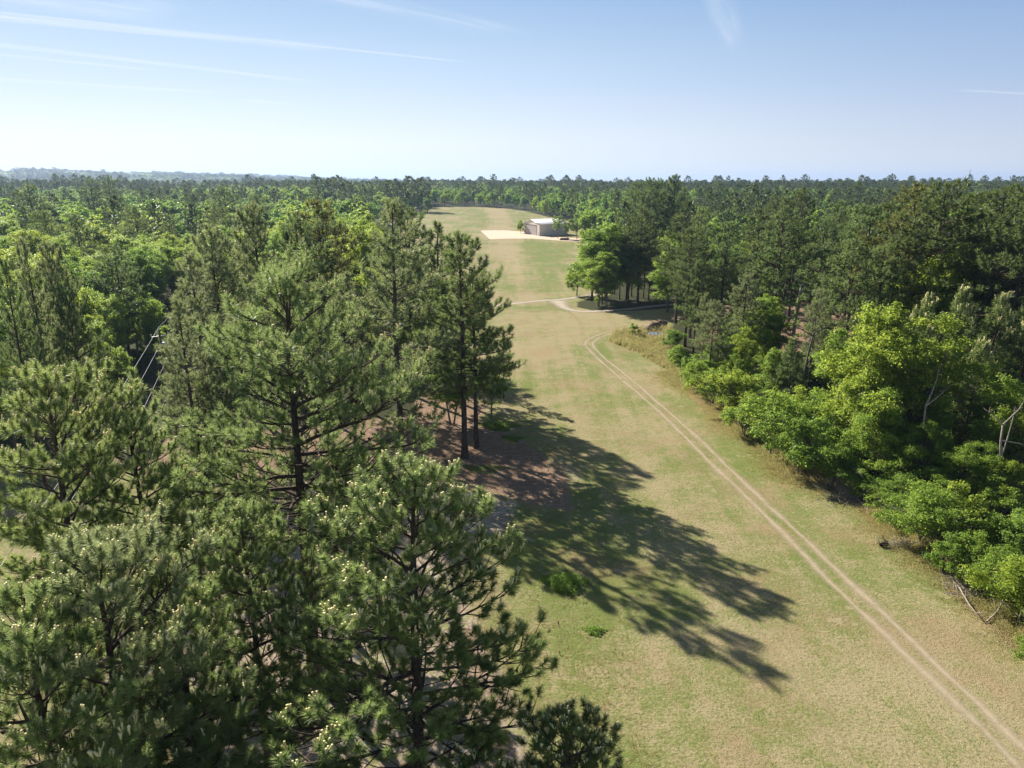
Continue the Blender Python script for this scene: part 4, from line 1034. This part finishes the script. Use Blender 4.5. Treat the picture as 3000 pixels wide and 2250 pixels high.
log('fallen_branch', 'short pale stick standing out of the brush pile', (2545, 1500), (2500, 1470), 0.05, 0.02, 'dead', 'branch', z1=.6)
M['char'] = plain_mat('charred_wood', (0.03, 0.024, 0.02), (0.06, 0.04, 0.03), 6, 0.9)
log('charred_stump', 'dark charred stump lying at the edge of the grass', (2578, 1602), (2602, 1602), 0.2, 0.12, 'char', 'stump', .18, .22, 1)

# rocks and blue tarp in the weeds
def blob(mb, c, s, seed, n=10):
    rng = np.random.default_rng(seed); u = np.linspace(0, math.pi, n); v = np.linspace(0, 2 * math.pi, n * 2, endpoint=False)
    U, V = np.meshgrid(u, v, indexing='ij'); k = 1 + 0.16 * np.sin(3 * V + seed) * np.sin(U * 2) + 0.1 * np.cos(2 * U + 5 * V)
    P_ = np.stack([np.sin(U) * np.cos(V) * s[0] * k, np.sin(U) * np.sin(V) * s[1] * k, np.cos(U) * s[2] * k], -1) + np.array(c)
    m_ = n * 2; i, j = np.meshgrid(np.arange(n - 1), np.arange(m_), indexing='ij'); a = (i * m_ + j).ravel(); b_ = (i * m_ + (j + 1) % m_).ravel()
    mb.add(P_.reshape(-1, 3), np.stack([a, a + m_, b_ + m_, b_], 1))
M['rock'] = plain_mat('brown_rock', (0.20, 0.14, 0.11), (0.10, 0.075, 0.06), 1.5, 0.9, 0.1, 0.6)
M['tarp'] = plain_mat('blue_tarp', (0.08, 0.25, 0.75), (0.05, 0.18, 0.6), 2, 0.4, 0.5)
for q, (px, py, s, lab) in enumerate([(1898, 972, 0.9, 'leftmost of the brown rocks in the weeds'), (1915, 966, 1.3, 'largest brown rock, in the middle of the group in the weeds'), (1938, 958, 1.2, 'rightmost brown rock under the pine boughs'), (1928, 975, 0.8, 'small brown rock beside the blue tarp')]):
    x, y = gnd(px, py); m_ = MB(); blob(m_, (0, 0, s * .45), (s, s * .8, s * .7), q + 1); o = m_.obj('rock', M['rock'], None, True); o.location = (x, y, 0); tag(o, lab, 'rock', 'rocks in the weeds')
x, y = gnd(1921, 982); m_ = MB(); gx_, gy_ = np.meshgrid(np.linspace(-1.5, 1.5, 14), np.linspace(-.9, .9, 10)); zz = .25 + .22 * np.sin(gx_ * 4) * np.cos(gy_ * 5) + .12 * np.sin(gx_ * 9 + gy_ * 7)
i, j = np.meshgrid(np.arange(9), np.arange(13), indexing='ij'); a_ = (i * 14 + j).ravel(); m_.add(np.stack([gx_, gy_, zz], -1).reshape(-1, 3), np.stack([a_, a_ + 1, a_ + 15, a_ + 14], 1))
o = m_.obj('tarp', M['tarp'], None, True); o.location = (x, y, 0); tag(o, 'crumpled bright blue tarp at the foot of the rocks', 'tarp')

# half hidden van
vx, vy = gnd(2400, 975); van = empty('parked_van', (vx, vy, 0), R(12)); tag(van, 'parked dark blue van with pale roof, half hidden under the pines', 'van')
M['van_body'] = plain_mat('van_paint', (0.05, 0.09, 0.16), None, 2, 0.3, 0.6); M['van_roof'] = plain_mat('van_roof_paint', (0.7, 0.72, 0.75), None, 2, 0.4)
prof = [(-2.5, .45), (2.3, .45), (2.5, .7), (2.45, 1.1), (1.6, 1.3), (1.1, 1.95), (-2.3, 1.95), (-2.5, 1.6)]
def prism(pr, y0, y1):
    m_ = MB(); n = len(pr); V = [(x, y0, z) for x, z in pr] + [(x, y1, z) for x, z in pr]
    m_.add(V, [[k, (k + 1) % n, n + (k + 1) % n, n + k] for k in range(n)]); m_.f.append(np.array([list(range(n))])); m_.f.append(np.array([list(range(2 * n - 1, n - 1, -1))])); return m_
prism(prof, -.95, .95).obj('body', M['van_body'], van)
prism([(-2.35, 1.96), (1.1, 1.96), (1.0, 2.06), (-2.25, 2.06)], -.88, .88).obj('roof', M['van_roof'], van)
for s in (-1, 1):
    prism([(-2.1, 1.25), (.9, 1.25), (.75, 1.8), (-2.1, 1.8)], .955 * s, .97 * s).obj('side_window', M['glass'], van)
m_ = MB(); m_.add([(1.66, -.8, 1.33), (1.66, .8, 1.33), (1.2, .75, 1.9), (1.2, -.75, 1.9)], [[0, 1, 2, 3]]); m_.obj('windscreen', M['glass'], van)
for sx in (-1.6, 1.6):
    for s in (-1, 1):
        m_ = MB(); m_.tube([(sx, s * .72, .36), (sx, s * .97, .36)], [.36, .36], 16); w_ = m_.obj('wheel', M['char'], van, True)
        m_ = MB(); m_.tube([(sx, s * .975, .36), (sx, s * .985, .36)], [.2, .2], 12); m_.obj('rim', M['galv'], w_)
# log pile by the hangar
x, y = gnd(1652, 703); lp = empty('log_pile', (x, y, hgt(x, y))); tag(lp, 'dark pile of logs on the bare ground beside the hangar', 'log pile')
for k in range(7):
    m_ = MB(); yy = (k % 4) * .9 - 1.3 + (k // 4) * .45; zz = .45 + (k // 4) * .78; m_.tube([(-2.2 + k * .1, yy * .6, zz * .6), (2.2 + k * .1, yy * .6, zz * .6)], [.27, .24], 8); m_.obj('log', M['bark'], lp, True)

# ------------------------------------------------------------------ ground plants (uncountable): weeds, dry grass, patches of green cover
M['weed'] = foliage_mat('weed_blades', (0.52, 0.38, 0.23), (0.20, 0.28, 0.07), (0.50, 0.44, 0.18), 0.5, 0.6, 0.2)
M['cover'] = foliage_mat('green_cover', (0.10, 0.20, 0.03), (0.15, 0.28, 0.04), (0.28, 0.45, 0.05), 0.45, 0.5, 0.3)
def blades(P_, hh, per, spread, T_, rng, w=0.03, lean=0.35):
    n = len(P_); N = n * per; B = np.repeat(P_, per, 0); Hh = np.repeat(hh, per) * rng.uniform(.5, 1.15, N); S = np.repeat(spread, per)
    a = rng.uniform(0, 6.28, N); r = np.sqrt(rng.random(N)) * S; B = B + np.stack([np.cos(a) * r, np.sin(a) * r, np.zeros(N)], 1)
    d = np.stack([rng.normal(0, lean, N), rng.normal(0, lean, N), np.ones(N)], 1); q = rng.uniform(0, 6.28, N); s = np.stack([np.cos(q), np.sin(q), np.zeros(N)], 1) * (w * rng.uniform(.6, 1.5, N) / 2)[:, None]
    top = B + unit(d) * Hh[:, None]; t = np.clip(np.repeat(T_, per) + rng.normal(0, .15, N), 0, 1)
    return np.stack([B - s, B + s, top], 1).reshape(-1, 3), np.arange(N * 3).reshape(-1, 3), np.repeat(t, 3)
rng = np.random.default_rng(77)
edge = spline(RIGHT_EDGE, 0.25); ed = np.gradient(edge, axis=0); ed = unit(ed); en = np.stack([ed[:, 1], -ed[:, 0]], 1)
n = 10000; k = rng.integers(0, len(edge), n); off = rng.normal(0.9, 1.5, n); wav = np.sin(k * .09) * .6 + np.sin(k * .031 + 1) * .7
pp = edge[k] + en[k] * (off + wav)[:, None] * np.where(True, 1, 1)
sgn = 1 if not in_open(*(edge[len(edge) // 2] + en[len(edge) // 2] * 3)) else -1
pp = edge[k] + en[k] * sgn * (off + wav)[:, None]
hh = np.clip(0.16 + 0.16 * off, 0.06, 0.8) * rng.uniform(.6, 1.6, n)
w = MB(); w.add(*blades(np.stack([pp[:, 0], pp[:, 1], np.zeros(n)], 1), hh, 16, np.full(n, .35), np.clip(.25 + .45 * np.sin(k * .05) + rng.normal(0, .2, n), 0, 1), rng, .045))
q_ = rng.random(n) < .5; lp_ = pp[q_]; m2 = len(lp_) * 14; LP = np.repeat(np.column_stack([lp_, hh[q_] * .6]), 14, 0) + rng.normal(0, .22, (m2, 3)) * [1, 1, .5]
w.add(*leaf_quads(rng, LP, unit(rng.normal(0, .6, (m2, 3)) + [0, 0, 1]), rng.uniform(.3, 1, m2), .09))
tag(link('undergrowth', w.mesh('undergrowth', M['weed']), None, (1, 1, 1, 1)), 'strip of dry grass and low weeds along the wood edge beside the track', 'undergrowth', kind='stuff')
PATCH = poly_px([(1785, 1000), (1800, 975), (1850, 965), (1900, 968), (1965, 960), (1985, 1010), (2000, 1100), (1940, 1075), (1860, 1030)])
n = 5200; x0, y0 = PATCH.min(0); x1, y1 = PATCH.max(0); X = rng.uniform(x0, x1, n); Y = rng.uniform(y0, y1, n); kk = poly_mask(X, Y, PATCH, .5) > .5; X, Y = X[kk], Y[kk]
q_ = np.sin(X * 1.3 + np.sin(Y)) * np.cos(Y * .8) + rng.normal(0, .5, len(X)) > -.45; X, Y = X[q_], Y[q_]
w = MB(); m2 = 700; s_ = rng.integers(0, len(X), m2); LP = np.repeat(np.column_stack([X[s_], Y[s_], rng.uniform(.3, 1.0, m2)]), 18, 0) + rng.normal(0, .26, (m2 * 18, 3)); LP[:, 2] = np.abs(LP[:, 2])
w.add(*leaf_quads(rng, LP, unit(rng.normal(0, .6, (len(LP), 3)) + [0, 0, 1]), rng.uniform(.5, 1, len(LP)), .14))
w.add(*blades(np.stack([X, Y, 0 * X], 1), rng.uniform(.2, 1.3, len(X)), 14, np.full(len(X), .4), np.clip(.5 + .5 * np.sin(X * .8) * np.cos(Y * .5) + rng.normal(0, .3, len(X)), 0, 1), rng, .07, .5))
tag(link('weed_patch', w.mesh('weed_patch', M['weed']), None, (1, 1, 1, 1)), 'patch of tall reddish and green weeds in the bend of the dirt track', 'weeds', kind='stuff')
w = MB(); x, y = gnd(2380, 1395); n = 60
w.add(*blades(np.stack([x + rng.normal(0.6, 1.3, n), y + 1.2 + rng.normal(0, .5, n), np.zeros(n)], 1), rng.uniform(1.4, 2.8, n), 4, np.full(n, .2), np.zeros(n) + .15, rng, .05, .12))
tag(link('dry_stalks', w.mesh('dry_stalks', M['weed']), None, (1.3, 1.2, 1.1, 1)), 'clump of tall dry stalks in the middle of the shrub row', 'stalks', kind='stuff')
def cover(px, py, rx, ry, n, label, hmax=.25, tone='yellow-green'):
    x, y = gnd(px, py); a = rng.uniform(0, 6.28, n); r = np.sqrt(rng.random(n)) * (1 + .25 * np.sin(3 * a) + .15 * np.sin(5 * a + 1))
    P_ = np.stack([x + np.cos(a) * r * rx, y + np.sin(a) * r * ry, (1 - r * .7).clip(.1) * hmax * rng.random(n) + .03], 1)
    w = MB(); w.add(*leaf_quads(rng, P_, unit(rng.normal(0, .45, (n, 3)) + [0, 0, 1]), rng.random(n), .12))
    tag(link('ground_cover', w.mesh('ground_cover', M['cover']), None, TONE[tone]), label, 'ground cover', kind='stuff')
cover(1462, 1250, 2.3, 1.6, 3200, 'bright green leafy patch on the pine straw, the left and larger of two', .3)
cover(1502, 1286, 1.2, 1.0, 1300, 'bright green leafy patch, the right and smaller of two on the pine straw', .3)
cover(1655, 1712, 1.6, 1.3, 3600, 'bright yellow-green bush on the grass at the right of the candled pine', 1.0)
cover(1742, 1850, .7, .5, 500, 'small green tuft on the grass below the yellow-green bush', .3)
cover(1420, 1375, 2.2, 1.2, 1200, 'thin scatter of green leaves at the foot of the dark tall pine', .2)
cover(1440, 1180, 1.6, 1.2, 500, 'low green patch under the leafy tree at the grove edge', .2)

# small grass tufts scattered on the near ground
n = 30000; X = rng.uniform(-26, 34, n); Y = rng.uniform(27, 110, n); kk = openmask_(X, Y) if False else (poly_mask(X, Y, OPEN, .5) > .5); X, Y = X[kk], Y[kk]
dens = .5 + .3 * np.sin(X * .7 + 1.3 * np.sin(Y * .3)) + .3 * np.sin(Y * .5 + X * .2); kk = rng.random(len(X)) < dens; X, Y = X[kk], Y[kk]
w = MB(); w.add(*blades(np.stack([X, Y, 0 * X], 1), rng.uniform(.02, .07, len(X)), 9, rng.uniform(.06, .2, len(X)), np.clip(rng.normal(.72, .3, len(X)), 0, 1), rng, .03, .8))
tag(link('grass', w.mesh('grass', M['weed']), None, (1.15, 1.1, 0.9, 1)), 'short tufts of grass growing on the mown open ground', 'grass', kind='stuff')

# litter on the floor of the pine grove
n = 9000; X = rng.uniform(-40, 8, n); Y = rng.uniform(28, 84, n)
w = MB(); w.add(*blades(np.stack([X, Y, 0 * X + .01], 1), rng.uniform(.12, .5, n), 5, np.full(n, .5), np.clip(rng.normal(.15, .25, n), 0, 1), rng, .035, 3.0))
for k in range(160):
    x, y = rng.uniform(-36, 6), rng.uniform(30, 80); a_ = rng.uniform(0, 6.28); L = rng.uniform(.4, 2.2)
    w.tube([(x, y, .04), (x + math.cos(a_) * L * .5, y + math.sin(a_) * L * .5, .08), (x + math.cos(a_ + .3) * L, y + math.sin(a_ + .3) * L, .05)], [.03, .025, .01], 4, False, .0)
tag(link('pine_litter', w.mesh('pine_litter', M['weed']), None, (0.7, 0.55, 0.5, 1)), 'brown needles, sticks and sparse blades on the floor of the pine grove', 'litter', kind='stuff')

# low growth under the right-hand trees
for q in range(150):
    for tr_ in range(50):
        Y_ = RNG.uniform(34, 125); X_ = RNG.uniform(0.18, 0.86) * Y_
        if not in_open(X_, Y_) and not in_open(X_ - 3.0, Y_ - 1.5): break
    put_tree('ug', X_, Y_, RNG.uniform(1.4, 3.4), RNG.choice(['mid green', 'bright green', 'deep green']), 'low leafy bush in the undergrowth beneath the right-hand trees', 'low bushes beneath the right-hand trees', 'bush', 'bush', wide=RNG.uniform(.8, 1.4))

# ------------------------------------------------------------------ the woods: every tree its own, then the far mass
rs = np.random.default_rng(5)
OPENP = OPEN
def openmask(X, Y): return poly_mask(X, Y, OPENP, 0.5) > 0.5
def scatter(n, ymin, ymax, k0, k1, sep, seed):
    """random points, thinned so that crowns keep their distance"""
    r = np.random.default_rng(seed)
    Y = np.sqrt(r.uniform(ymin ** 2, ymax ** 2, n)); K = r.uniform(k0, k1, n); X = K * Y
    cell = {}; out = []
    for x, y in zip(X, Y):
        s = sep(y); c = (int(x / s), int(y / s)); ok = True
        for a in (-1, 0, 1):
            for b in (-1, 0, 1):
                for q in cell.get((c[0] + a, c[1] + b, int(math.log(max(s, 1)) * 4)), ()):
                    if (q[0] - x) ** 2 + (q[1] - y) ** 2 < s * s: ok = False
        if ok:
            cell.setdefault((c[0], c[1], int(math.log(max(s, 1)) * 4)), []).append((x, y)); out.append((x, y))
    return np.array(out)

pts = scatter(24000, 40, 900, -0.86, 0.86, lambda y: 6.8 if y < 260 else 6.8 + (y - 260) * 0.007, 3)
X, Y = pts[:, 0], pts[:, 1]
keep = ~openmask(X, Y)
GROVE = np.array([(-90, -60), (-62, 50), (-52, 72), (-40, 80), (-33, 98), (-12, 104), (0, 100), (0, 60), (-9, 50), (10, 20), (10, -60)])
keep &= ~(poly_mask(X, Y, GROVE, 0.5) > 0.5)
keep &= ~((X > 0) & (Y < 62))
CUT = np.array([(P1.x - LN.x * -60 - 4, P1.y - LN.y * -60), (P1.x - 4.5, P1.y), (P1.x - LN.x * 90 - 4.5, P1.y - LN.y * 90), (P1.x - LN.x * 90 + 4.5, P1.y - LN.y * 90), (P1.x + 4.5, P1.y), (P1.x + LN.x * 60 + 4, P1.y + LN.y * 60)])
keep &= ~(poly_mask(X, Y, CUT, 0.5) > 0.5)
CL = poly_px([(2060, 1010), (2110, 900), (2460, 890), (2520, 990), (2350, 1060)])
keep &= ~(poly_mask(X, Y, CL, 0.5) > 0.5)
WP = poly_px([(1760, 990), (1790, 950), (1950, 915), (2080, 895), (2080, 915), (1972, 935), (1962, 1000), (2000, 1100), (1930, 1090)])
keep &= ~(poly_mask(X, Y, WP, 0.5) > 0.5)
_r0, _r1 = ray(2275, 1100), ray(2455, 1100)
keep &= ~((X / Y > _r0.x / _r0.y) & (X / Y < _r1.x / _r1.y) & (Y < 112))
keep &= ~((X > 5) & (Y < 125) & (poly_mask(X - 4.5, Y - 2, OPEN, 0.5) > 0.5))
# keep the strip round the hangar and its apron clear
keep &= ~((np.hypot(X - HC[0] - 8, Y - HC[1] - 12) < 26))
X, Y = X[keep], Y[keep]
rec = []
nzx = np.random.default_rng(9)
for x, y in zip(X, Y):
    kx = x / y; v = rs.random(); patch = math.sin(x / 37 + 1.1) * math.cos(y / 53 + x / 90) + 0.6 * math.sin(y / 21 + x / 33)
    left = x < -5 - y * 0.14
    if left:
        if y < 480: pine = v < (0.04 if patch < 0.9 else 0.3)
        else: pine = v < 0.24 + 0.35 * patch
        h = rs.uniform(13.5, 21) if not pine else rs.uniform(19, 24)
        if x > -62 and y < 130 and not pine: h = rs.uniform(12, 16)
    else:
        if y < 170 and kx > 0.36: pine = v < 0.66; h = rs.uniform(22, 27) if pine else rs.uniform(10, 15)
        elif y < 170: pine = v < 0.42; h = rs.uniform(19, 24) if pine else rs.uniform(8, 13)
        elif y < 420: pine = v < 0.16 + 0.16 * patch; h = rs.uniform(19, 26) if pine else rs.uniform(12, 19)
        else: pine = v < 0.24 + 0.3 * patch; h = rs.uniform(16, 22) if pine else rs.uniform(11, 17)
        if y < 100 and kx < 0.3: h *= 0.5
    if 540 < y and -0.34 < kx < -0.1: h *= 1.12
    if left and y > 400: h *= 0.85
    rec.append((x, y, h, pine, left))
rec.sort(key=lambda r: -r[2] / math.hypot(r[0], r[1]))
n_p = n_b = 0; far_pts = []
def toneof(pine, left, y, v):
    if pine:
        return ['dark green', 'deep green', 'mid green', 'deep green', 'mid green'][int(v * 4.999)]
    return (['deep green', 'mid green', 'bright green', 'yellow-green', 'bright green', 'yellow-green'] if y < 330 else ['deep green', 'mid green', 'mid green', 'bright green', 'yellow-green', 'bright green'])[int(v * 5.999)]
LIM_P = 285 - COUNT.get('pine_tree', 0); LIM_B = 285 - COUNT.get('leafy_tree', 0)
for x, y, h, pine, left in rec:
    tone = toneof(pine, left, y, rs.random())
    if abs(x / y) > 0.80 or (pine and n_p >= LIM_P) or (not pine and n_b >= LIM_B):
        far_pts.append((x, y, h, pine)); continue
    where = ('in the wood left of the pine grove' if y < 170 else 'far back in the left wood') if left else \
            (('in the right-hand wood near the track' if y < 110 else 'in the middle of the right-hand wood') if y < 190 else ('behind the road island on the right' if y < 330 else 'in the far wood beyond the hangar'))
    kindw = 'pine' if pine else 'leafy tree'
    lab = '%s %s %s' % (tone, kindw, where)
    r_ = RNG.random()
    if pine: key = ('pd%d' if y < 230 else 'pf%d') % (int(r_ * 4.999) if y < 230 else int(r_ * 2.999))
    else: key = ('bm%d' % int(r_ * 4.999)) if y < 260 else 'bf%d' % int(r_ * 3.999)
    put_tree(key, x, y, h, tone, lab, lab + 's' if False else '%ss %s' % (kindw, where) + ', ' + tone, 'pine_tree' if pine else 'leafy_tree', wide=RNG.uniform(0.85, 1.15))
    if pine: n_p += 1
    else: n_b += 1
print('individual pines', n_p, 'leafy', n_b, 'left over', len(far_pts))

# ------------------------------------------------------------------ far woods as one mass, out to the horizon
def far_scatter(n, y0, y1, seed, power):
    r = np.random.default_rng(seed)
    u = r.random(n); Y = y0 * (y1 / y0) ** u; K = r.uniform(-0.86, 0.86, n)
    return K * Y, Y
fxs, fys = [], []
for (n, y0, y1, s) in ((15000, 880, 2000, 1), (14000, 2000, 4500, 2), (12000, 4500, 11500, 4)):
    a_, b_ = far_scatter(n, y0, y1, s, 1); fxs.append(a_); fys.append(b_)
FX = np.concatenate(fxs); FY = np.concatenate(fys)
k_ = ~openmask(FX, FY); FX, FY = FX[k_], FY[k_]
patch = np.sin(FX / 140 + 2) * np.cos(FY / 230) + 0.5 * np.sin(FX / 51 + FY / 77)
pn = rs.random(len(FX)) < 0.30 + 0.5 * patch
FH = np.where(pn, rs.uniform(17, 24, len(FX)), rs.uniform(11, 18, len(FX))) * np.where(rs.random(len(FX)) < 0.06, 1.3, 1)
nf = len(far_pts); fp = np.array([(p[0], p[1], p[2], float(p[3])) for p in far_pts]).reshape(-1, 4)
AX = np.concatenate([fp[:, 0], FX]); AY = np.concatenate([fp[:, 1], FY]); AH = np.concatenate([fp[:, 2], FH]); AP = np.concatenate([fp[:, 3] > 0.5, pn])
scl = np.where(np.arange(len(AX)) < nf, 1.0, np.clip(AY / 850, 1, 5.5))      # farther ones stand for wider clumps

def make_stuff(name, sel, keys, label, cat):
    cols = bpy.data.collections.new(name + '_kinds')
    for i, k in enumerate(keys):
        t = get(k)
        # merge trunk and crown into one source mesh
        import bmesh
        bm = bmesh.new(); bm.from_mesh(t['crown']); nfc = len(bm.faces)
        bm.from_mesh(t['wood'])
        bm.faces.ensure_lookup_table()
        for f in bm.faces[nfc:]: f.material_index = 1
        me = bpy.data.meshes.new(name + '_source'); bm.to_mesh(me); bm.free()
        me.materials.append(t['crown'].materials[0]); me.materials.append(t['wood'].materials[0])
        o = bpy.data.objects.new('%s_kind_%d' % (name, i), me); cols.objects.link(o)
    x, y, h, sc = AX[sel], AY[sel], AH[sel], scl[sel]
    n = len(x)
    me = bpy.data.meshes.new(name); me.vertices.add(n)
    me.vertices.foreach_set('co', np.stack([x, y, terrain(x, y) - 0.3], 1).astype(np.float32).ravel())
    a = me.attributes.new('rz', 'FLOAT', 'POINT'); a.data.foreach_set('value', rs.uniform(0, 6.28, n).astype(np.float32))
    hs = (h / get(keys[0])['h'])
    a = me.attributes.new('sz', 'FLOAT_VECTOR', 'POINT'); a.data.foreach_set('vector', np.stack([hs * sc ** 0.9, hs * sc ** 0.9, hs * (1 + (sc - 1) * 0.04)], 1).astype(np.float32).ravel())
    a = me.attributes.new('pick', 'INT', 'POINT'); a.data.foreach_set('value', rs.integers(0, len(keys), n).astype(np.int32))
    o = link(name, me)
    ng = bpy.data.node_groups.new(name + '_spread', 'GeometryNodeTree')
    ng.interface.new_socket('Geometry', in_out='INPUT', socket_type='NodeSocketGeometry')
    ng.interface.new_socket('Geometry', in_out='OUTPUT', socket_type='NodeSocketGeometry')
    gi = ng.nodes.new('NodeGroupInput'); gout = ng.nodes.new('NodeGroupOutput')
    ip = ng.nodes.new('GeometryNodeInstanceOnPoints'); ci = ng.nodes.new('GeometryNodeCollectionInfo')
    ci.inputs['Collection'].default_value = cols; ci.inputs['Separate Children'].default_value = True; ci.inputs['Reset Children'].default_value = True
    def na(nm, ty):
        q = ng.nodes.new('GeometryNodeInputNamedAttribute'); q.data_type = ty; q.inputs['Name'].default_value = nm; return q.outputs['Attribute']
    cxz = ng.nodes.new('ShaderNodeCombineXYZ'); ng.links.new(na('rz', 'FLOAT'), cxz.inputs[2])
    ng.links.new(gi.outputs[0], ip.inputs['Points']); ng.links.new(ci.outputs[0], ip.inputs['Instance'])
    ip.inputs['Pick Instance'].default_value = True
    ng.links.new(na('pick', 'INT'), ip.inputs['Instance Index']); ng.links.new(cxz.outputs[0], ip.inputs['Rotation'])
    ng.links.new(na('sz', 'FLOAT_VECTOR'), ip.inputs['Scale'])
    ng.links.new(ip.outputs[0], gout.inputs[0])
    md = o.modifiers.new('spread', 'NODES'); md.node_group = ng
    return tag(o, label, cat, kind='stuff')
make_stuff('distant_pine_woods', AP, ['pf0', 'pf1', 'pf2'], 'dark bluish pine woods spreading to the horizon', 'woods')
make_stuff('distant_leafy_woods', ~AP, ['bf0', 'bf1', 'bf2', 'bf3'], 'green leafy woods spreading to the horizon between the pines', 'woods')

# ------------------------------------------------------------------ haze
hz = MB(); hz.box((0, 6200, 62), (21000, 13200, 150)); 
m, nt, out = new_mat('haze_air'); g = NT(nt)
pv = g.n('ShaderNodeVolumePrincipled'); pv.inputs['Color'].default_value = (0.46, 0.62, 0.92, 1); pv.inputs['Density'].default_value = 0.00010; pv.inputs['Anisotropy'].default_value = 0.3
nt.links.new(pv.outputs[0], out.inputs['Volume'])
ho = hz.obj('haze', m); tag(ho, kind='stuff')
